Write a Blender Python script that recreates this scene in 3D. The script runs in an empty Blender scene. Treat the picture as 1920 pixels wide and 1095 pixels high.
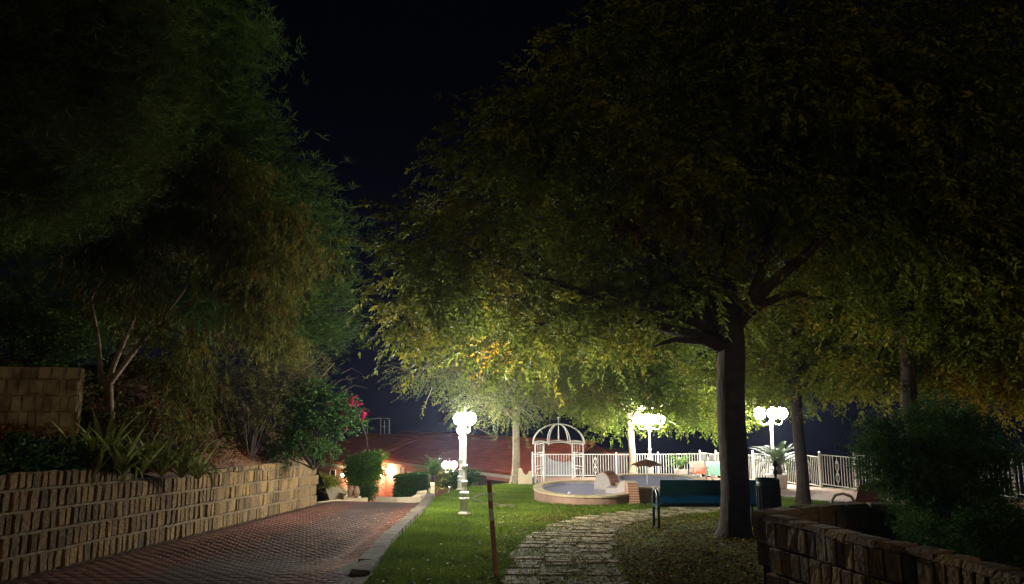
import bpy, math, random
import numpy as np
from mathutils import Vector, Matrix
random.seed(7); rng = np.random.default_rng(7)
SC = bpy.context.scene; COL = SC.collection
R = math.radians; PI = math.pi
# ------------------------------------------------------------------ camera
TH = math.atan2(212.5, 1386.67); EYE = 1.62
cam_d = bpy.data.cameras.new('camera'); cam = bpy.data.objects.new('camera', cam_d); COL.objects.link(cam)
cam_d.lens = 26; cam_d.sensor_width = 36; cam_d.clip_end = 3000; cam_d.clip_start = 0.05
cam.location = (0, 0, EYE); cam.rotation_euler = (PI/2 + TH, 0, 0); SC.camera = cam
# ------------------------------------------------------------------ night sky
w = bpy.data.worlds.new('World'); SC.world = w; w.use_nodes = True
nt = w.node_tree; nt.nodes.clear()
out = nt.nodes.new('ShaderNodeOutputWorld'); bg = nt.nodes.new('ShaderNodeBackground')
tc = nt.nodes.new('ShaderNodeTexCoord'); sx = nt.nodes.new('ShaderNodeSeparateXYZ'); cr = nt.nodes.new('ShaderNodeValToRGB')
nt.links.new(tc.outputs['Generated'], sx.inputs[0]); nt.links.new(sx.outputs['Z'], cr.inputs[0])
nt.links.new(cr.outputs[0], bg.inputs[0]); nt.links.new(bg.outputs[0], out.inputs[0]); bg.inputs[1].default_value = 1.0
e = cr.color_ramp.elements
e[0].position = 0.0; e[0].color = (.0036, .0036, .0100, 1)
e[1].position = .42; e[1].color = (.0006, .0008, .0017, 1)
m_ = e.new(.16); m_.color = (.0018, .0019, .0050, 1)
# added dim warm light standing in for unseen street light behind the photographer
fill_sun_d = bpy.data.lights.new('fill_sun', 'SUN'); fill_sun = bpy.data.objects.new('fill_sun', fill_sun_d); COL.objects.link(fill_sun)
fill_sun_d.energy = 0.26; fill_sun_d.angle = R(25); fill_sun_d.color = (1, .80, .50)
fill_sun.rotation_euler = (R(80), 0, R(7))
SC.view_settings.view_transform = 'Standard'; SC.view_settings.look = 'None'
SC.view_settings.exposure = 0.0; SC.view_settings.gamma = 1.0
SC.render.engine = 'CYCLES'
SC.cycles.use_denoising = True; SC.cycles.max_bounces = 6; SC.cycles.diffuse_bounces = 3; SC.cycles.glossy_bounces = 2
SC.cycles.transmission_bounces = 4; SC.cycles.sample_clamp_indirect = 3.0
GLOBE = 600.0          # radiance of the lamp globes
# ------------------------------------------------------------------ geometry of the view
CT, ST = math.cos(TH), math.sin(TH)
def ray(px, py):
    u = (px-960)/1386.67; v = (547.5-py)/1386.67
    return Vector((u, CT - v*ST, ST + v*CT))
def P(px, py, Y):
    d = ray(px, py); t = Y/d.y; return Vector((d.x*t, Y, EYE + d.z*t))
def sm(a, b, x):
    t = np.clip((np.asarray(x, dtype=float)-a)/(b-a), 0, 1); return t*t*(3-2*t)
CX = [-30, -2.7, -1.7, .45, .9, 9.2, 11.0, 14.2, 18, 40]
CY = [21.5, 21.5, 27.8, 31.5, 37.5, 37.6, 28.5, 21.6, 17, 10]
def gz(x, y):
    x = np.asarray(x, dtype=float); y = np.asarray(y, dtype=float)
    z = -.05*y + .02*np.clip(x-8, 0, 8)
    z = z - .2*sm(9.5, 12.5, y)*(1-.7*sm(15, 20, y))*(1-sm(-2.42, -2.12, x))*np.clip((x+5.2)/2.4, 0, 1)
    s = y - np.interp(x, CX, CY)
    z = z - 2.3*sm(0, 10, s) - 0.02*np.clip(s-10, 0, 400) - 34*sm(60, 150, y)
    return z
def gzf(x, y): return float(gz(x, y))
def G(px, py):
    d = ray(px, py); t = EYE/(-d.z-.05*d.y)
    for _ in range(12):
        z = gzf(d.x*t, d.y*t); t = .5*t + .5*(EYE - z)/(-d.z)
    return Vector((d.x*t, d.y*t, gzf(d.x*t, d.y*t)))
def GY(px, Y):
    x = P(px, 900, Y).x; return Vector((x, Y, gzf(x, Y)))
def Zp(px, py, z):
    d = ray(px, py); t = (EYE-z)/(-d.z); return Vector((d.x*t, d.y*t, z))
# ------------------------------------------------------------------ materials
def mat(name, col, rough=.7, col2=None, scale=6, bump=0, bscale=None, rnd=0, detail=4, metal=0, trans=0, emit=0, attr=None, gloss=None, fac=(.35, .65), grain=0):
    m = bpy.data.materials.new(name); m.use_nodes = True; t = m.node_tree; N = t.nodes; L = t.links
    b = N['Principled BSDF']; b.inputs['Roughness'].default_value = rough; b.inputs['Metallic'].default_value = metal
    if gloss is not None: b.inputs['Specular IOR Level'].default_value = gloss
    src = None
    if col2 is not None:
        tc = N.new('ShaderNodeTexCoord') if attr != 'world' else N.new('ShaderNodeNewGeometry')
        n = N.new('ShaderNodeTexNoise'); n.inputs['Scale'].default_value = scale; n.inputs['Detail'].default_value = detail
        L.new(tc.outputs['Object'] if attr != 'world' else tc.outputs['Position'], n.inputs['Vector'])
        r = N.new('ShaderNodeValToRGB'); r.color_ramp.elements[0].position = fac[0]; r.color_ramp.elements[1].position = fac[1]
        r.color_ramp.elements[0].color = (*col, 1); r.color_ramp.elements[1].color = (*col2, 1)
        L.new(n.outputs[0], r.inputs[0]); src = r.outputs[0]
    else:
        q = N.new('ShaderNodeRGB'); q.outputs[0].default_value = (*col, 1); src = q.outputs[0]
    if attr and attr != 'world':
        a = N.new('ShaderNodeAttribute'); a.attribute_name = attr
        mx = N.new('ShaderNodeMix'); mx.data_type = 'RGBA'; mx.blend_type = 'MULTIPLY'; mx.inputs[0].default_value = 1
        L.new(src, mx.inputs[6]); L.new(a.outputs['Color'], mx.inputs[7]); src = mx.outputs[2]
    if rnd:
        oi = N.new('ShaderNodeObjectInfo'); mr = N.new('ShaderNodeMapRange')
        mr.inputs[3].default_value = 1-rnd; mr.inputs[4].default_value = 1+rnd*.7
        L.new(oi.outputs['Random'], mr.inputs[0])
        h = N.new('ShaderNodeHueSaturation'); L.new(mr.outputs[0], h.inputs['Value']); L.new(src, h.inputs['Color']); src = h.outputs[0]
    L.new(src, b.inputs['Base Color'])
    if trans and gloss is None: b.inputs['Specular IOR Level'].default_value = .06
    if bump:
        tc2 = N.new('ShaderNodeNewGeometry'); n2 = N.new('ShaderNodeTexNoise'); n2.inputs['Scale'].default_value = bscale or scale*3; n2.inputs['Detail'].default_value = 5
        if grain:
            vm = N.new('ShaderNodeVectorMath'); vm.operation = 'MULTIPLY'; vm.inputs[1].default_value = (1, 1, grain)
            L.new(tc2.outputs['Position'], vm.inputs[0]); L.new(vm.outputs[0], n2.inputs['Vector'])
        else: L.new(tc2.outputs['Position'], n2.inputs['Vector'])
        bp = N.new('ShaderNodeBump'); bp.inputs['Strength'].default_value = bump; bp.inputs['Distance'].default_value = .03
        L.new(n2.outputs[0], bp.inputs['Height']); L.new(bp.outputs[0], b.inputs['Normal'])
    if trans:
        tr = N.new('ShaderNodeBsdfTranslucent'); L.new(src, tr.inputs[0]); mxs = N.new('ShaderNodeMixShader'); mxs.inputs[0].default_value = trans
        L.new(b.outputs[0], mxs.inputs[1]); L.new(tr.outputs[0], mxs.inputs[2]); L.new(mxs.outputs[0], N['Material Output'].inputs[0])
    if emit:
        b.inputs['Emission Color'].default_value = (*col, 1); b.inputs['Emission Strength'].default_value = emit
    m['noise'] = 1
    return m
M = {}
M['ground'] = mat('soil and turf', (.075, .055, .022), .95, (.05, .085, .018), .5, .5, 30, attr='world')
M['lawn'] = mat('lawn turf', (.045, .085, .012), .95, (.075, .095, .02), .45, .5, 40, attr='world')
M['blade'] = mat('grass blade', (.105, .19, .02), .6, None, attr='tint', trans=.35)
M['litter'] = mat('fallen leaf', (.42, .27, .07), .7, None, attr='tint', trans=.1)
M['soil'] = mat('red soil', (.055, .026, .012), .95, (.12, .055, .026), 1.4, .9, 9, attr='world', detail=8)
M['pathsoil'] = mat('path soil', (.12, .085, .028), .95, (.075, .082, .016), 3, .6, 30, attr='world')
M['drive'] = mat('paver sand bed', (.11, .05, .036), .9, (.08, .04, .03), 3, .3, attr='world')
M['paver'] = mat('brick paver', (.13, .052, .036), .85, (.10, .046, .033), 9, .25, 60, attr='tint', gloss=.15)
M['tufa'] = mat('tufa block', (.175, .105, .036), .95, (.085, .058, .026), 2.6, 1.0, 20, rnd=.45, detail=8, attr='world', fac=(.4, .72))
M['tufa2'] = mat('tufa block joined', (.20, .12, .043), .95, (.14, .09, .038), 5, .9, 22, attr='world', detail=8)
M['palestone'] = mat('pale rough stone', (.42, .33, .20), .95, (.17, .12, .07), 4, 1.0, 12, detail=8, rnd=.2, attr='world')
M['planterstone'] = mat('planter tufa block', (.30, .19, .085), .95, (.14, .09, .04), 2.6, 1.0, 20, rnd=.35, detail=8, attr='world', fac=(.4, .72))
M['mortar'] = mat('mortar', (.19, .14, .07), .95, (.10, .07, .035), 12, .6, 40)
M['recess'] = mat('joint recess', (.05, .033, .017), 1, (.03, .02, .011), 8)
M['slab'] = mat('path flagstone', (.36, .29, .16), .9, (.22, .175, .095), 6, .9, 26, rnd=.3)
M['kerb'] = mat('kerb stone', (.13, .095, .055), .9, (.055, .043, .026), 5, .7, 20, rnd=.2)
M['white'] = mat('white painted iron', (.78, .77, .72), .45, (.66, .64, .58), 14, .05, gloss=.5)
M['globe'] = mat('lamp globe', (1, .97, .86), .3, emit=GLOBE)
M['farglobe'] = mat('far lamp globe', (1, .97, .86), .3, emit=GLOBE*.5)
M['midglobe'] = mat('mid lamp globe', (1, .97, .86), .3, emit=GLOBE*.7)
M['nearglobe'] = mat('near lamp globe', (1, .97, .86), .3, emit=GLOBE*1.9)
M['smallglobe'] = mat('garden lamp globe', (1, .95, .84), .3, emit=GLOBE*2.2)
M['addedlamp'] = mat('added facade lamp glass', (1, .84, .58), .3, emit=GLOBE*1.0)  # glass of the extra lamp added for the left facade
M['walllamp'] = mat('wall lamp glass', (1, .84, .58), .3, emit=GLOBE*.75)
M['bark'] = mat('dark bark', (.030, .020, .015), .95, (.065, .042, .030), 5, 1.0, 20, detail=8, grain=.13)
M['barklight'] = mat('pale bark', (.36, .30, .20), .9, (.22, .18, .12), 7, .9, 26, detail=8, grain=.2)
M['barkeuc'] = mat('pale peeling bark', (.20, .135, .08), .85, (.09, .06, .036), 6, .5, 20)
M['leafbig'] = mat('broad leaf', (.21, .21, .030), .55, None, attr='tint', trans=.42)
M['leafbright'] = mat('young broad leaf', (.17, .20, .03), .55, None, attr='tint', trans=.45)
M['leafolive'] = mat('small grey green leaf', (.19, .19, .055), .6, None, attr='tint', trans=.35)
M['leafpine'] = mat('pine needle', (.075, .105, .024), .7, None, attr='tint', trans=.2)
M['leafeuc'] = mat('eucalyptus leaf', (.12, .12, .035), .6, None, attr='tint', trans=.3)
M['leafdark'] = mat('dark shrub leaf', (.04, .085, .018), .5, None, attr='tint', trans=.3)
M['petal'] = mat('pink petal', (.28, .015, .055), .6, None, attr='tint', trans=.4)
M['frond'] = mat('cycad frond', (.07, .13, .035), .45, (.10, .17, .045), 5, trans=.2, rnd=.2)
M['strap'] = mat('strap leaf', (.34, .36, .11), .5, (.20, .24, .07), 6, trans=.2, rnd=.4)
M['bluebench'] = mat('blue painted sheet', (.02, .17, .28), .45, (.016, .14, .23), 8, rnd=0)
M['orange'] = mat('orange painted sheet', (.62, .12, .035), .4, (.55, .10, .03), 8)
M['green'] = mat('green painted sheet', (.12, .42, .20), .4, (.10, .36, .17), 8)
M['redbench'] = mat('dark red painted sheet', (.20, .04, .025), .45, (.15, .03, .02), 8)
M['greytube'] = mat('grey tubular steel', (.42, .44, .42), .35, (.33, .35, .34), 9, metal=.2)
M['bluetube'] = mat('blue tubular steel', (.03, .07, .085), .3, (.025, .05, .065), 9, metal=.2)
M['browntube'] = mat('brown tubular steel', (.20, .13, .09), .4, (.15, .10, .07), 9)
M['binmetal'] = mat('dark bin metal', (.07, .085, .085), .35, (.045, .055, .06), 9, metal=.5)
M['rust'] = mat('rusty red post paint', (.50, .17, .10), .7, (.36, .13, .08), 12, .3)
M['band'] = mat('worn white band', (.85, .82, .80), .6, (.68, .64, .62), 15, .1)
M['roof'] = mat('clay roof tile', (.40, .095, .042), .7, (.27, .065, .032), 1.2, .2, 20, attr='world')
M['plaster'] = mat('salmon plaster', (.62, .27, .17), .85, (.55, .23, .14), 1.6, .12, 14)
M['cream'] = mat('cream plaster', (.72, .60, .42), .8, (.62, .50, .34), 2, .15, 14)
M['fascia'] = mat('pale fascia', (.74, .66, .52), .7, (.66, .57, .43), 3)
M['dark'] = mat('dark opening', (.03, .015, .012), .5, (.02, .012, .01), 4)
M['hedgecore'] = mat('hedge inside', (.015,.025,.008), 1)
M['shutter'] = mat('brown shutter', (.12, .045, .03), .5, (.09, .035, .022), 4)
M['render'] = mat('pool wall render', (.42, .26, .18), .9, (.34, .21, .15), 2, .3, 18)
M['coping'] = mat('pale coping', (.66, .53, .33), .8, (.55, .43, .26), 4, .2, 18, rnd=.08)
M['poolin'] = mat('pale blue pool lining', (.66, .63, .75), .5, (.42, .42, .60), 1.5, gloss=.02)
M['poolblue'] = mat('light blue pool lining', (.50, .60, .74), .4, (.60, .58, .72), 1.5, gloss=.02)
M['terracotta'] = mat('terracotta tile', (.42, .17, .10), .7, (.36, .14, .085), 6, rnd=.12)
M['whitewash'] = mat('white render', (.74, .66, .62), .8, (.66, .58, .54), 3, .15)
M['greywash'] = mat('grey white render', (.26, .26, .29), .8, (.18, .18, .21), 3)
M['umbrella'] = mat('brown umbrella sheet', (.20, .085, .06), .5, (.16, .07, .05), 5)
M['terrace'] = mat('pink terrace paving', (.40, .24, .17), .8, (.33, .19, .14), 3, .2, 20, attr='world')
M['pot'] = mat('white planter', (.76, .74, .68), .6, (.70, .67, .60), 5)
M['urn'] = mat('clay urn', (.40, .25, .15), .8, (.33, .20, .12), 6)
M['sea'] = mat('dark sea', (.8, .85, .95), .2, (.7, .76, .9), .02, attr='world', metal=1)
def water_mat():
    m = bpy.data.materials.new('pool water'); m.use_nodes = True; t = m.node_tree; b = t.nodes['Principled BSDF']
    b.inputs['Base Color'].default_value = (.62, .62, .78, 1); b.inputs['Roughness'].default_value = .28; b.inputs['Specular IOR Level'].default_value = .0; b.inputs['Alpha'].default_value = .35
    n = t.nodes.new('ShaderNodeTexNoise'); n.inputs['Scale'].default_value = 7; g = t.nodes.new('ShaderNodeNewGeometry')
    bp = t.nodes.new('ShaderNodeBump'); bp.inputs['Strength'].default_value = .25; bp.inputs['Distance'].default_value = .02
    t.links.new(g.outputs['Position'], n.inputs['Vector']); t.links.new(n.outputs[0], bp.inputs['Height']); t.links.new(bp.outputs[0], b.inputs['Normal'])
    return m
M['water'] = water_mat()
# ------------------------------------------------------------------ mesh helpers
class MB:
    def __init__(s): s.v = []; s.f = []
    def add(s, vs, fs):
        n = len(s.v); s.v += [tuple(p) for p in vs]; s.f += [tuple(i+n for i in f) for f in fs]; return s
    def box(s, a, b, M4=None):
        x0, y0, z0 = a; x1, y1, z1 = b
        vs = [Vector(p) for p in ((x0,y0,z0),(x1,y0,z0),(x1,y1,z0),(x0,y1,z0),(x0,y0,z1),(x1,y0,z1),(x1,y1,z1),(x0,y1,z1))]
        if M4 is not None: vs = [M4 @ p for p in vs]
        return s.add(vs, [(0,3,2,1),(4,5,6,7),(0,1,5,4),(1,2,6,5),(2,3,7,6),(3,0,4,7)])
    def tube(s, pts, r, n=8, cap=True):
        pts = [Vector(p) for p in pts]; k = len(pts)
        rs = r if isinstance(r, (list, tuple)) else [r]*k
        base = len(s.v); prev = None
        for i, p in enumerate(pts):
            d = (pts[min(i+1, k-1)] - pts[max(i-1, 0)])
            if d.length < 1e-9: d = Vector((0,0,1))
            d.normalize()
            if prev is None: a = d.orthogonal().normalized()
            else:
                a = prev - d*prev.dot(d); a = a.normalized() if a.length > 1e-6 else d.orthogonal().normalized()
            prev = a; b = d.cross(a)
            for j in range(n):
                t = 2*PI*j/n; q = p + (a*math.cos(t) + b*math.sin(t))*rs[i]; s.v.append(tuple(q))
        for i in range(k-1):
            for j in range(n):
                j2 = (j+1) % n; s.f.append((base+i*n+j, base+i*n+j2, base+(i+1)*n+j2, base+(i+1)*n+j))
        if cap:
            s.f.append(tuple(base+j for j in range(n))[::-1]); s.f.append(tuple(base+(k-1)*n+j for j in range(n)))
        return s
    def lathe(s, prof, n=16, c=(0,0,0), flute=0):
        base = len(s.v); k = len(prof)
        for r, z in prof:
            for j in range(n):
                t = 2*PI*j/n; rr = r*(1 + (flute if j % 2 else 0)); s.v.append((c[0]+rr*math.cos(t), c[1]+rr*math.sin(t), c[2]+z))
        for i in range(k-1):
            for j in range(n):
                j2 = (j+1) % n; s.f.append((base+i*n+j, base+i*n+j2, base+(i+1)*n+j2, base+(i+1)*n+j))
        s.f.append(tuple(base+j for j in range(n))[::-1]); s.f.append(tuple(base+(k-1)*n+j for j in range(n)))
        return s
    def sphere(s, c, r, n=14, m=8):
        prof = [(max(1e-4, r*math.sin(PI*i/m)), -r*math.cos(PI*i/m)) for i in range(m+1)]
        return s.lathe(prof, n, c)
    def prism(s, poly, z0, z1):
        n = len(poly); vs = [(x, y, z0) for x, y in poly] + [(x, y, z1) for x, y in poly]
        return s.add(vs, [tuple(range(n))[::-1], tuple(range(n, 2*n))] + [(i, (i+1) % n, n+(i+1) % n, n+i) for i in range(n)])
    def mesh(s, name, m, smooth=False):
        me = bpy.data.meshes.new(name); me.from_pydata(s.v, [], s.f); me.materials.append(M[m] if isinstance(m, str) else m)
        if smooth: me.polygons.foreach_set('use_smooth', [True]*len(me.polygons))
        me.update(); return me
    def obj(s, name, m, parent=None, smooth=False, **kw): return link(name, s.mesh(name, m, smooth), parent, **kw)
def link(name, me, parent=None, loc=None, rz=None, **kw):
    o = bpy.data.objects.new(name, me); COL.objects.link(o)
    if parent is not None: o.parent = parent
    if loc is not None: o.location = loc
    if rz is not None: o.rotation_euler = (0, 0, rz)
    for k, v in kw.items(): o[k] = v
    return o
def thing(name, label, cat, loc=(0,0,0), rz=0, group=None, scale=1):
    o = bpy.data.objects.new(name, None); COL.objects.link(o); o.location = loc; o.rotation_euler = (0,0,rz); o.scale = (scale,)*3
    o.empty_display_size = .2; o['label'] = label; o['category'] = cat
    if group: o['group'] = group
    return o
def tag(o, label, cat, group=None):
    o['label'] = label; o['category'] = cat
    if group: o['group'] = group
    return o
def copy_thing(src, name, label, loc, rz, group=None, scale=1):
    r = src.copy(); COL.objects.link(r); r.name = name; r['label'] = label; r.location = loc; r.rotation_euler = (0,0,rz); r.scale = (scale,)*3
    if group: r['group'] = group
    for ch in list(src.children):
        c = ch.copy(); COL.objects.link(c); c.parent = r
        for g in list(ch.children):
            d = g.copy(); COL.objects.link(d); d.parent = c
    return r
def fast_mesh(name, V, F, m, tint=None):
    """V (n,3); F (k,4) or (k,3); tint (n,3)"""
    V = np.ascontiguousarray(V, dtype=np.float32); F = np.ascontiguousarray(F, dtype=np.int32); k, q = F.shape
    me = bpy.data.meshes.new(name); me.vertices.add(len(V)); me.vertices.foreach_set('co', V.ravel())
    me.loops.add(k*q); me.loops.foreach_set('vertex_index', F.ravel())
    me.polygons.add(k); me.polygons.foreach_set('loop_start', np.arange(0, k*q, q, dtype=np.int32))
    me.polygons.foreach_set('loop_total', np.full(k, q, dtype=np.int32))
    if tint is not None:
        a = me.color_attributes.new('tint', 'FLOAT_COLOR', 'POINT')
        a.data.foreach_set('color', np.hstack([tint, np.ones((len(V), 1))]).astype(np.float32).ravel())
    me.materials.append(M[m]); me.update(calc_edges=True); me.validate(); return me
def grid(name, xs, ys, fn, m, kind='structure', smooth=True, parent=None):
    X, Y = np.meshgrid(xs, ys); Z = fn(X, Y); V = np.stack([X, Y, Z], -1).reshape(-1, 3); nx = len(xs); ny = len(ys)
    i = np.arange(nx-1)[None, :] + nx*np.arange(ny-1)[:, None]; i = i.ravel(); F = np.stack([i, i+1, i+nx+1, i+nx], -1)
    me = fast_mesh(name, V, F, m)
    if smooth: me.polygons.foreach_set('use_smooth', [True]*len(me.polygons))
    o = link(name, me, parent)
    if kind: o['kind'] = kind
    return o
# ------------------------------------------------------------------ ground
xs = np.concatenate([np.array([-900,-500,-250,-120,-60,-40]), np.arange(-30,-3,1.), np.arange(-3,-1.6,.07), np.arange(-1.5,16,.5), np.array([17,19,22,26,32,40,60,120,250,500,900])])
ys = np.concatenate([np.array([-200,-80,-30,-15,-8]), np.arange(-4,62,.5), np.array([64,70,80,95,120,170,260,420,700,1200])])
grid('ground', xs, ys, gz, 'ground')
o = MB().box((-2500,60,-31),(2500,2600,-30)).obj('sea','sea'); o['kind'] = 'structure'
# driveway sheet
WALLX = lambda y: float(np.interp(y, [-2, 8.6, 14.8, 20.5, 30], [-6.55, -6.06, -5.62, -5.24, -4.6]))
EDGE = lambda y: float(np.interp(y, [-2, 9.6, 12, 15, 19, 23, 30], [-1.7, -2.0, -2.16, -2.26, -2.36, -2.6, -3.6]))
dy = np.arange(-2, 30, .4); V = []; F = []
for y in dy:
    a, b = WALLX(y), EDGE(y)
    for k in range(9): x = a+(b-a)*k/8; V.append((x, y, gzf(min(x, -2.5) if y > 9.4 else x, y)+.006))
for i in range(len(dy)-1):
    for k in range(8): n = i*9+k; F.append((n, n+1, n+10, n+9))
link('driveway', fast_mesh('driveway', np.array(V), np.array(F), 'drive'))['kind'] = 'structure'
drive = bpy.data.objects['driveway']
def tint_mesh_boxes(name, boxes, m):
    pass
def pavers():
    single = []; V = []; F = []; T = []
    PW, PL = .105, .215
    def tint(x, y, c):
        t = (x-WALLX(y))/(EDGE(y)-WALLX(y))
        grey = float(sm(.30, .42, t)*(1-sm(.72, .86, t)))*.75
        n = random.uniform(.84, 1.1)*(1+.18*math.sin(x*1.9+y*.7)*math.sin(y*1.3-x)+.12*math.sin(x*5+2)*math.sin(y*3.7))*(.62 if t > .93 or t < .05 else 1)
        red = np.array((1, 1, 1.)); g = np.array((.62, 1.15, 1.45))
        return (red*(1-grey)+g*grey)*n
    row = 0; y = 6.2; cand = []
    while y < 23.6:
        a, b = WALLX(y)+.03, EDGE(y)-.03; x = a - (PL/2 if row % 2 else 0)
        while x < b:
            x0 = max(x, a); x1 = min(x+PL-.004, b)
            if x1-x0 > .04: cand.append((x0, x1, y, y+PW-.004))
            x += PL
        y += PW; row += 1
    vis = [c for c in cand if 8.35 < c[2]]
    vis = [c for c in vis if abs(c[0])/c[2] < .70]
    near = set(vis[:290])
    k = 0
    for c in cand:
        x0, x1, y0, y1 = c; cx, cy = (x0+x1)/2, (y0+y1)/2
        z = gzf(min(cx, -2.5) if cy > 9.4 else cx, cy); h = .012+random.uniform(-.002, .002); e_ = .002
        ti = tint(cx, cy, c)
        vs = [(x0,y0,z),(x1,y0,z),(x1,y1,z),(x0,y1,z),(x0+e_,y0+e_,z+h),(x1-e_,y0+e_,z+h),(x1-e_,y1-e_,z+h),(x0+e_,y1-e_,z+h)]
        sl = lambda p: (p[0], p[1], p[2]-.05*(p[1]-cy))
        vs = [sl(p) for p in vs]; fs = [(4,5,6,7),(0,1,5,4),(1,2,6,5),(2,3,7,6),(3,0,4,7)]
        if c in near:
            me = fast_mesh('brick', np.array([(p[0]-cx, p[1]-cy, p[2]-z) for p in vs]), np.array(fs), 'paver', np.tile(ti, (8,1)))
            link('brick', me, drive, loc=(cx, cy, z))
        else:
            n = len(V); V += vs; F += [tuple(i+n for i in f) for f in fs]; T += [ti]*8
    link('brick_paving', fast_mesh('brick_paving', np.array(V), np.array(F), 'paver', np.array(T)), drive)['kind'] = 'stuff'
pavers()
# lawn sheet (right of the kerb)
def band_sheet(name, left, right, ys, dz, m, nx=14):
    V = []; F = []
    for y in ys:
        a, b = left(y), right(y)
        for k in range(nx+1):
            x = a+(b-a)*k/nx; V.append((x, y, gzf(x, y)+dz))
    for i in range(len(ys)-1):
        for k in range(nx): n = i*(nx+1)+k; F.append((n, n+1, n+nx+2, n+nx+1))
    o = link(name, fast_mesh(name, np.array(V), np.array(F), m)); o['kind'] = 'structure'; return o
LRX = lambda y: float(np.interp(y, [7, 14, 20, 23, 27, 28, 31.5], [1.2, 3.0, 8.8, 8.5, 6.0, 3.0, 2.8]))
band_sheet('lawn', lambda y: EDGE(y)+.25, LRX, np.arange(6, 31.3, .3), .012, 'lawn', 40)
FX = [(.93, 37), (9.2, 37), (10.0, 33.0), (10.75, 29), (11.0, 26.6), (11.75, 24.6), (12.7, 22.6), (13.8, 20.6), (15.4, 17.8)]
def fence_x(y): return float(np.interp(-y, [-37,-33,-29,-26.6,-24.6,-22.6,-20.6,-17.8], [9.2,10.0,10.75,11.0,11.75,12.7,13.8,15.4]))
def terr_l(y): return float(np.interp(y, [18, 20, 22.5, 25, 27.5, 29, 36.9], [11.5, 9.9, 8.2, 6.6, 5.6, 1.2, 1.1]))
band_sheet('terrace', terr_l, lambda y: fence_x(y)+.1, np.arange(17.8, 36.9, .3), .02, 'terrace', 30)
# ------------------------------------------------------------------ retaining wall
def block_mesh(name, w_, d_, h_, m, j=.01, seed=0):
    r = random.Random(seed); mb = MB()
    def q(x, y, z): return (x+r.uniform(-j, j), y+r.uniform(-j, j)*.6, z+r.uniform(-j, j)*.6)
    e_ = min(w_, h_)*.16
    vs = [q(-w_/2, 0, 0), q(w_/2, 0, 0), q(w_/2, 0, h_), q(-w_/2, 0, h_)]
    vs += [q(-w_/2, -d_+e_, 0), q(w_/2, -d_+e_, 0), q(w_/2, -d_+e_, h_), q(-w_/2, -d_+e_, h_)]
    vs += [q(-w_/2+e_, -d_, e_), q(w_/2-e_, -d_, e_), q(w_/2-e_, -d_, h_*.5), q(w_/2-e_, -d_, h_-e_), q(-w_/2+e_, -d_, h_-e_), q(-w_/2+e_, -d_, h_*.5)]
    fs = [(0,4,5,1),(1,5,6,2),(2,6,7,3),(3,7,4,0),(4,8,9,5),(5,9,10,11,6),(6,11,12,7),(7,12,13,8,4),(8,13,10,9),(13,12,11,10)]
    mb.add(vs, fs); return mb.mesh(name, m)
BW, BH = .16, .265
blocks = [block_mesh('stone', BW-.008, .05, BH-.016, 'tufa', .009, s) for s in range(7)]
def retaining_wall():
    t = thing('retaining_wall', 'long tufa block retaining wall along the left side of the brick driveway', 'wall', (0,0,0))
    ys = list(np.arange(-1, 20.4, .5))+[20.4]
    def top(y): return float(np.interp(y, [-1, 11.55, 11.56, 13.5, 15, 20.4], [1.28, 1.28, 1.08, 1.10, 1.17, 1.20]))
    # core: face recessed, 0.3 thick
    mb = MB(); n = 0; V = []; F = []
    for y in ys:
        x = WALLX(y)-.035; z = gzf(x, y)
        V += [(x, y, z-.3), (x, y, z+top(y)-.03), (x-.3, y, z+top(y)-.03), (x-.3, y, z-.3)]
    for i in range(len(ys)-1):
        a = i*4
        for k in range(4): F.append((a+k, a+(k+1) % 4, a+4+(k+1) % 4, a+4+k))
    k = (len(ys)-1)*4; F += [(0,3,2,1), (k, k+1, k+2, k+3)]
    mb.add(V, F).obj('core', 'recess', t)
    # mortar courses
    for c in range(1, 5):
        pts = []
        for y in np.arange(4, 20.41, .35):
            if c == 4 and y > 11.6 and y < 16.5: continue
            pts.append((y, c*BH))
        V = []; F = []
        prev = None
        for y, h in pts:
            x = WALLX(y)+random.uniform(-.004, .006); z = gzf(x, y)+h+random.uniform(-.004, .004)
            V += [(x-.04, y, z-.017), (x-.002, y, z-.015), (x-.004, y, z+.012), (x-.04, y, z+.015)]
            if prev is not None and y-prev < .5:
                a = len(V)-8
                for kk in range(4): F.append((a+kk, a+4+kk, a+4+(kk+1) % 4, a+(kk+1) % 4))
            prev = y
        MB().add(V, F).obj('mortar_course', 'mortar', t)
    cnt = 0; J = MB(); cand = []
    for c in range(5):
        y = 6.0 + random.uniform(0, .1)
        while y < 20.3:
            wd = BW*random.uniform(.72, 1.22)
            if y > 14.5: wd *= random.choice([.8, 1.1, 1.8, 2.2])
            h0 = c*BH; h1 = min(h0+BH, top(y))
            if h1-h0 > .06: cand.append((y, c, wd, h0, h1))
            y += wd
    cand.sort(key=lambda a: (a[0] < 8.1, a[0]))
    for y, c, wd, h0, h1 in cand:
        ym = y+wd/2; x = WALLX(ym); ang = math.atan2(.072, 1)
        z = gzf(x, ym)+h0+.009+random.uniform(-.006, .006); sc_ = ((wd-.009)/(BW-.008), random.uniform(.75, 1.25), (h1-h0-.016)/(BH-.016))
        rz = PI/2 - ang
        if random.random() < .008 and ym < 15: continue
        if cnt < 298:
            o = link('stone', random.choice(blocks), t, loc=(x-.05, ym, z), rz=rz+random.uniform(-.05, .05)); o.scale = sc_; cnt += 1
        else:
            Mx = Matrix.Translation((x-.05, ym, z)) @ Matrix.Rotation(rz, 4, 'Z') @ Matrix.Diagonal((*sc_, 1))
            b = random.choice(blocks); J.add([Mx @ v.co for v in b.vertices], [tuple(p.vertices) for p in b.polygons])
    o = J.obj('stonework', 'tufa2', t); o['kind'] = 'stuff'
retaining_wall()
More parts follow.
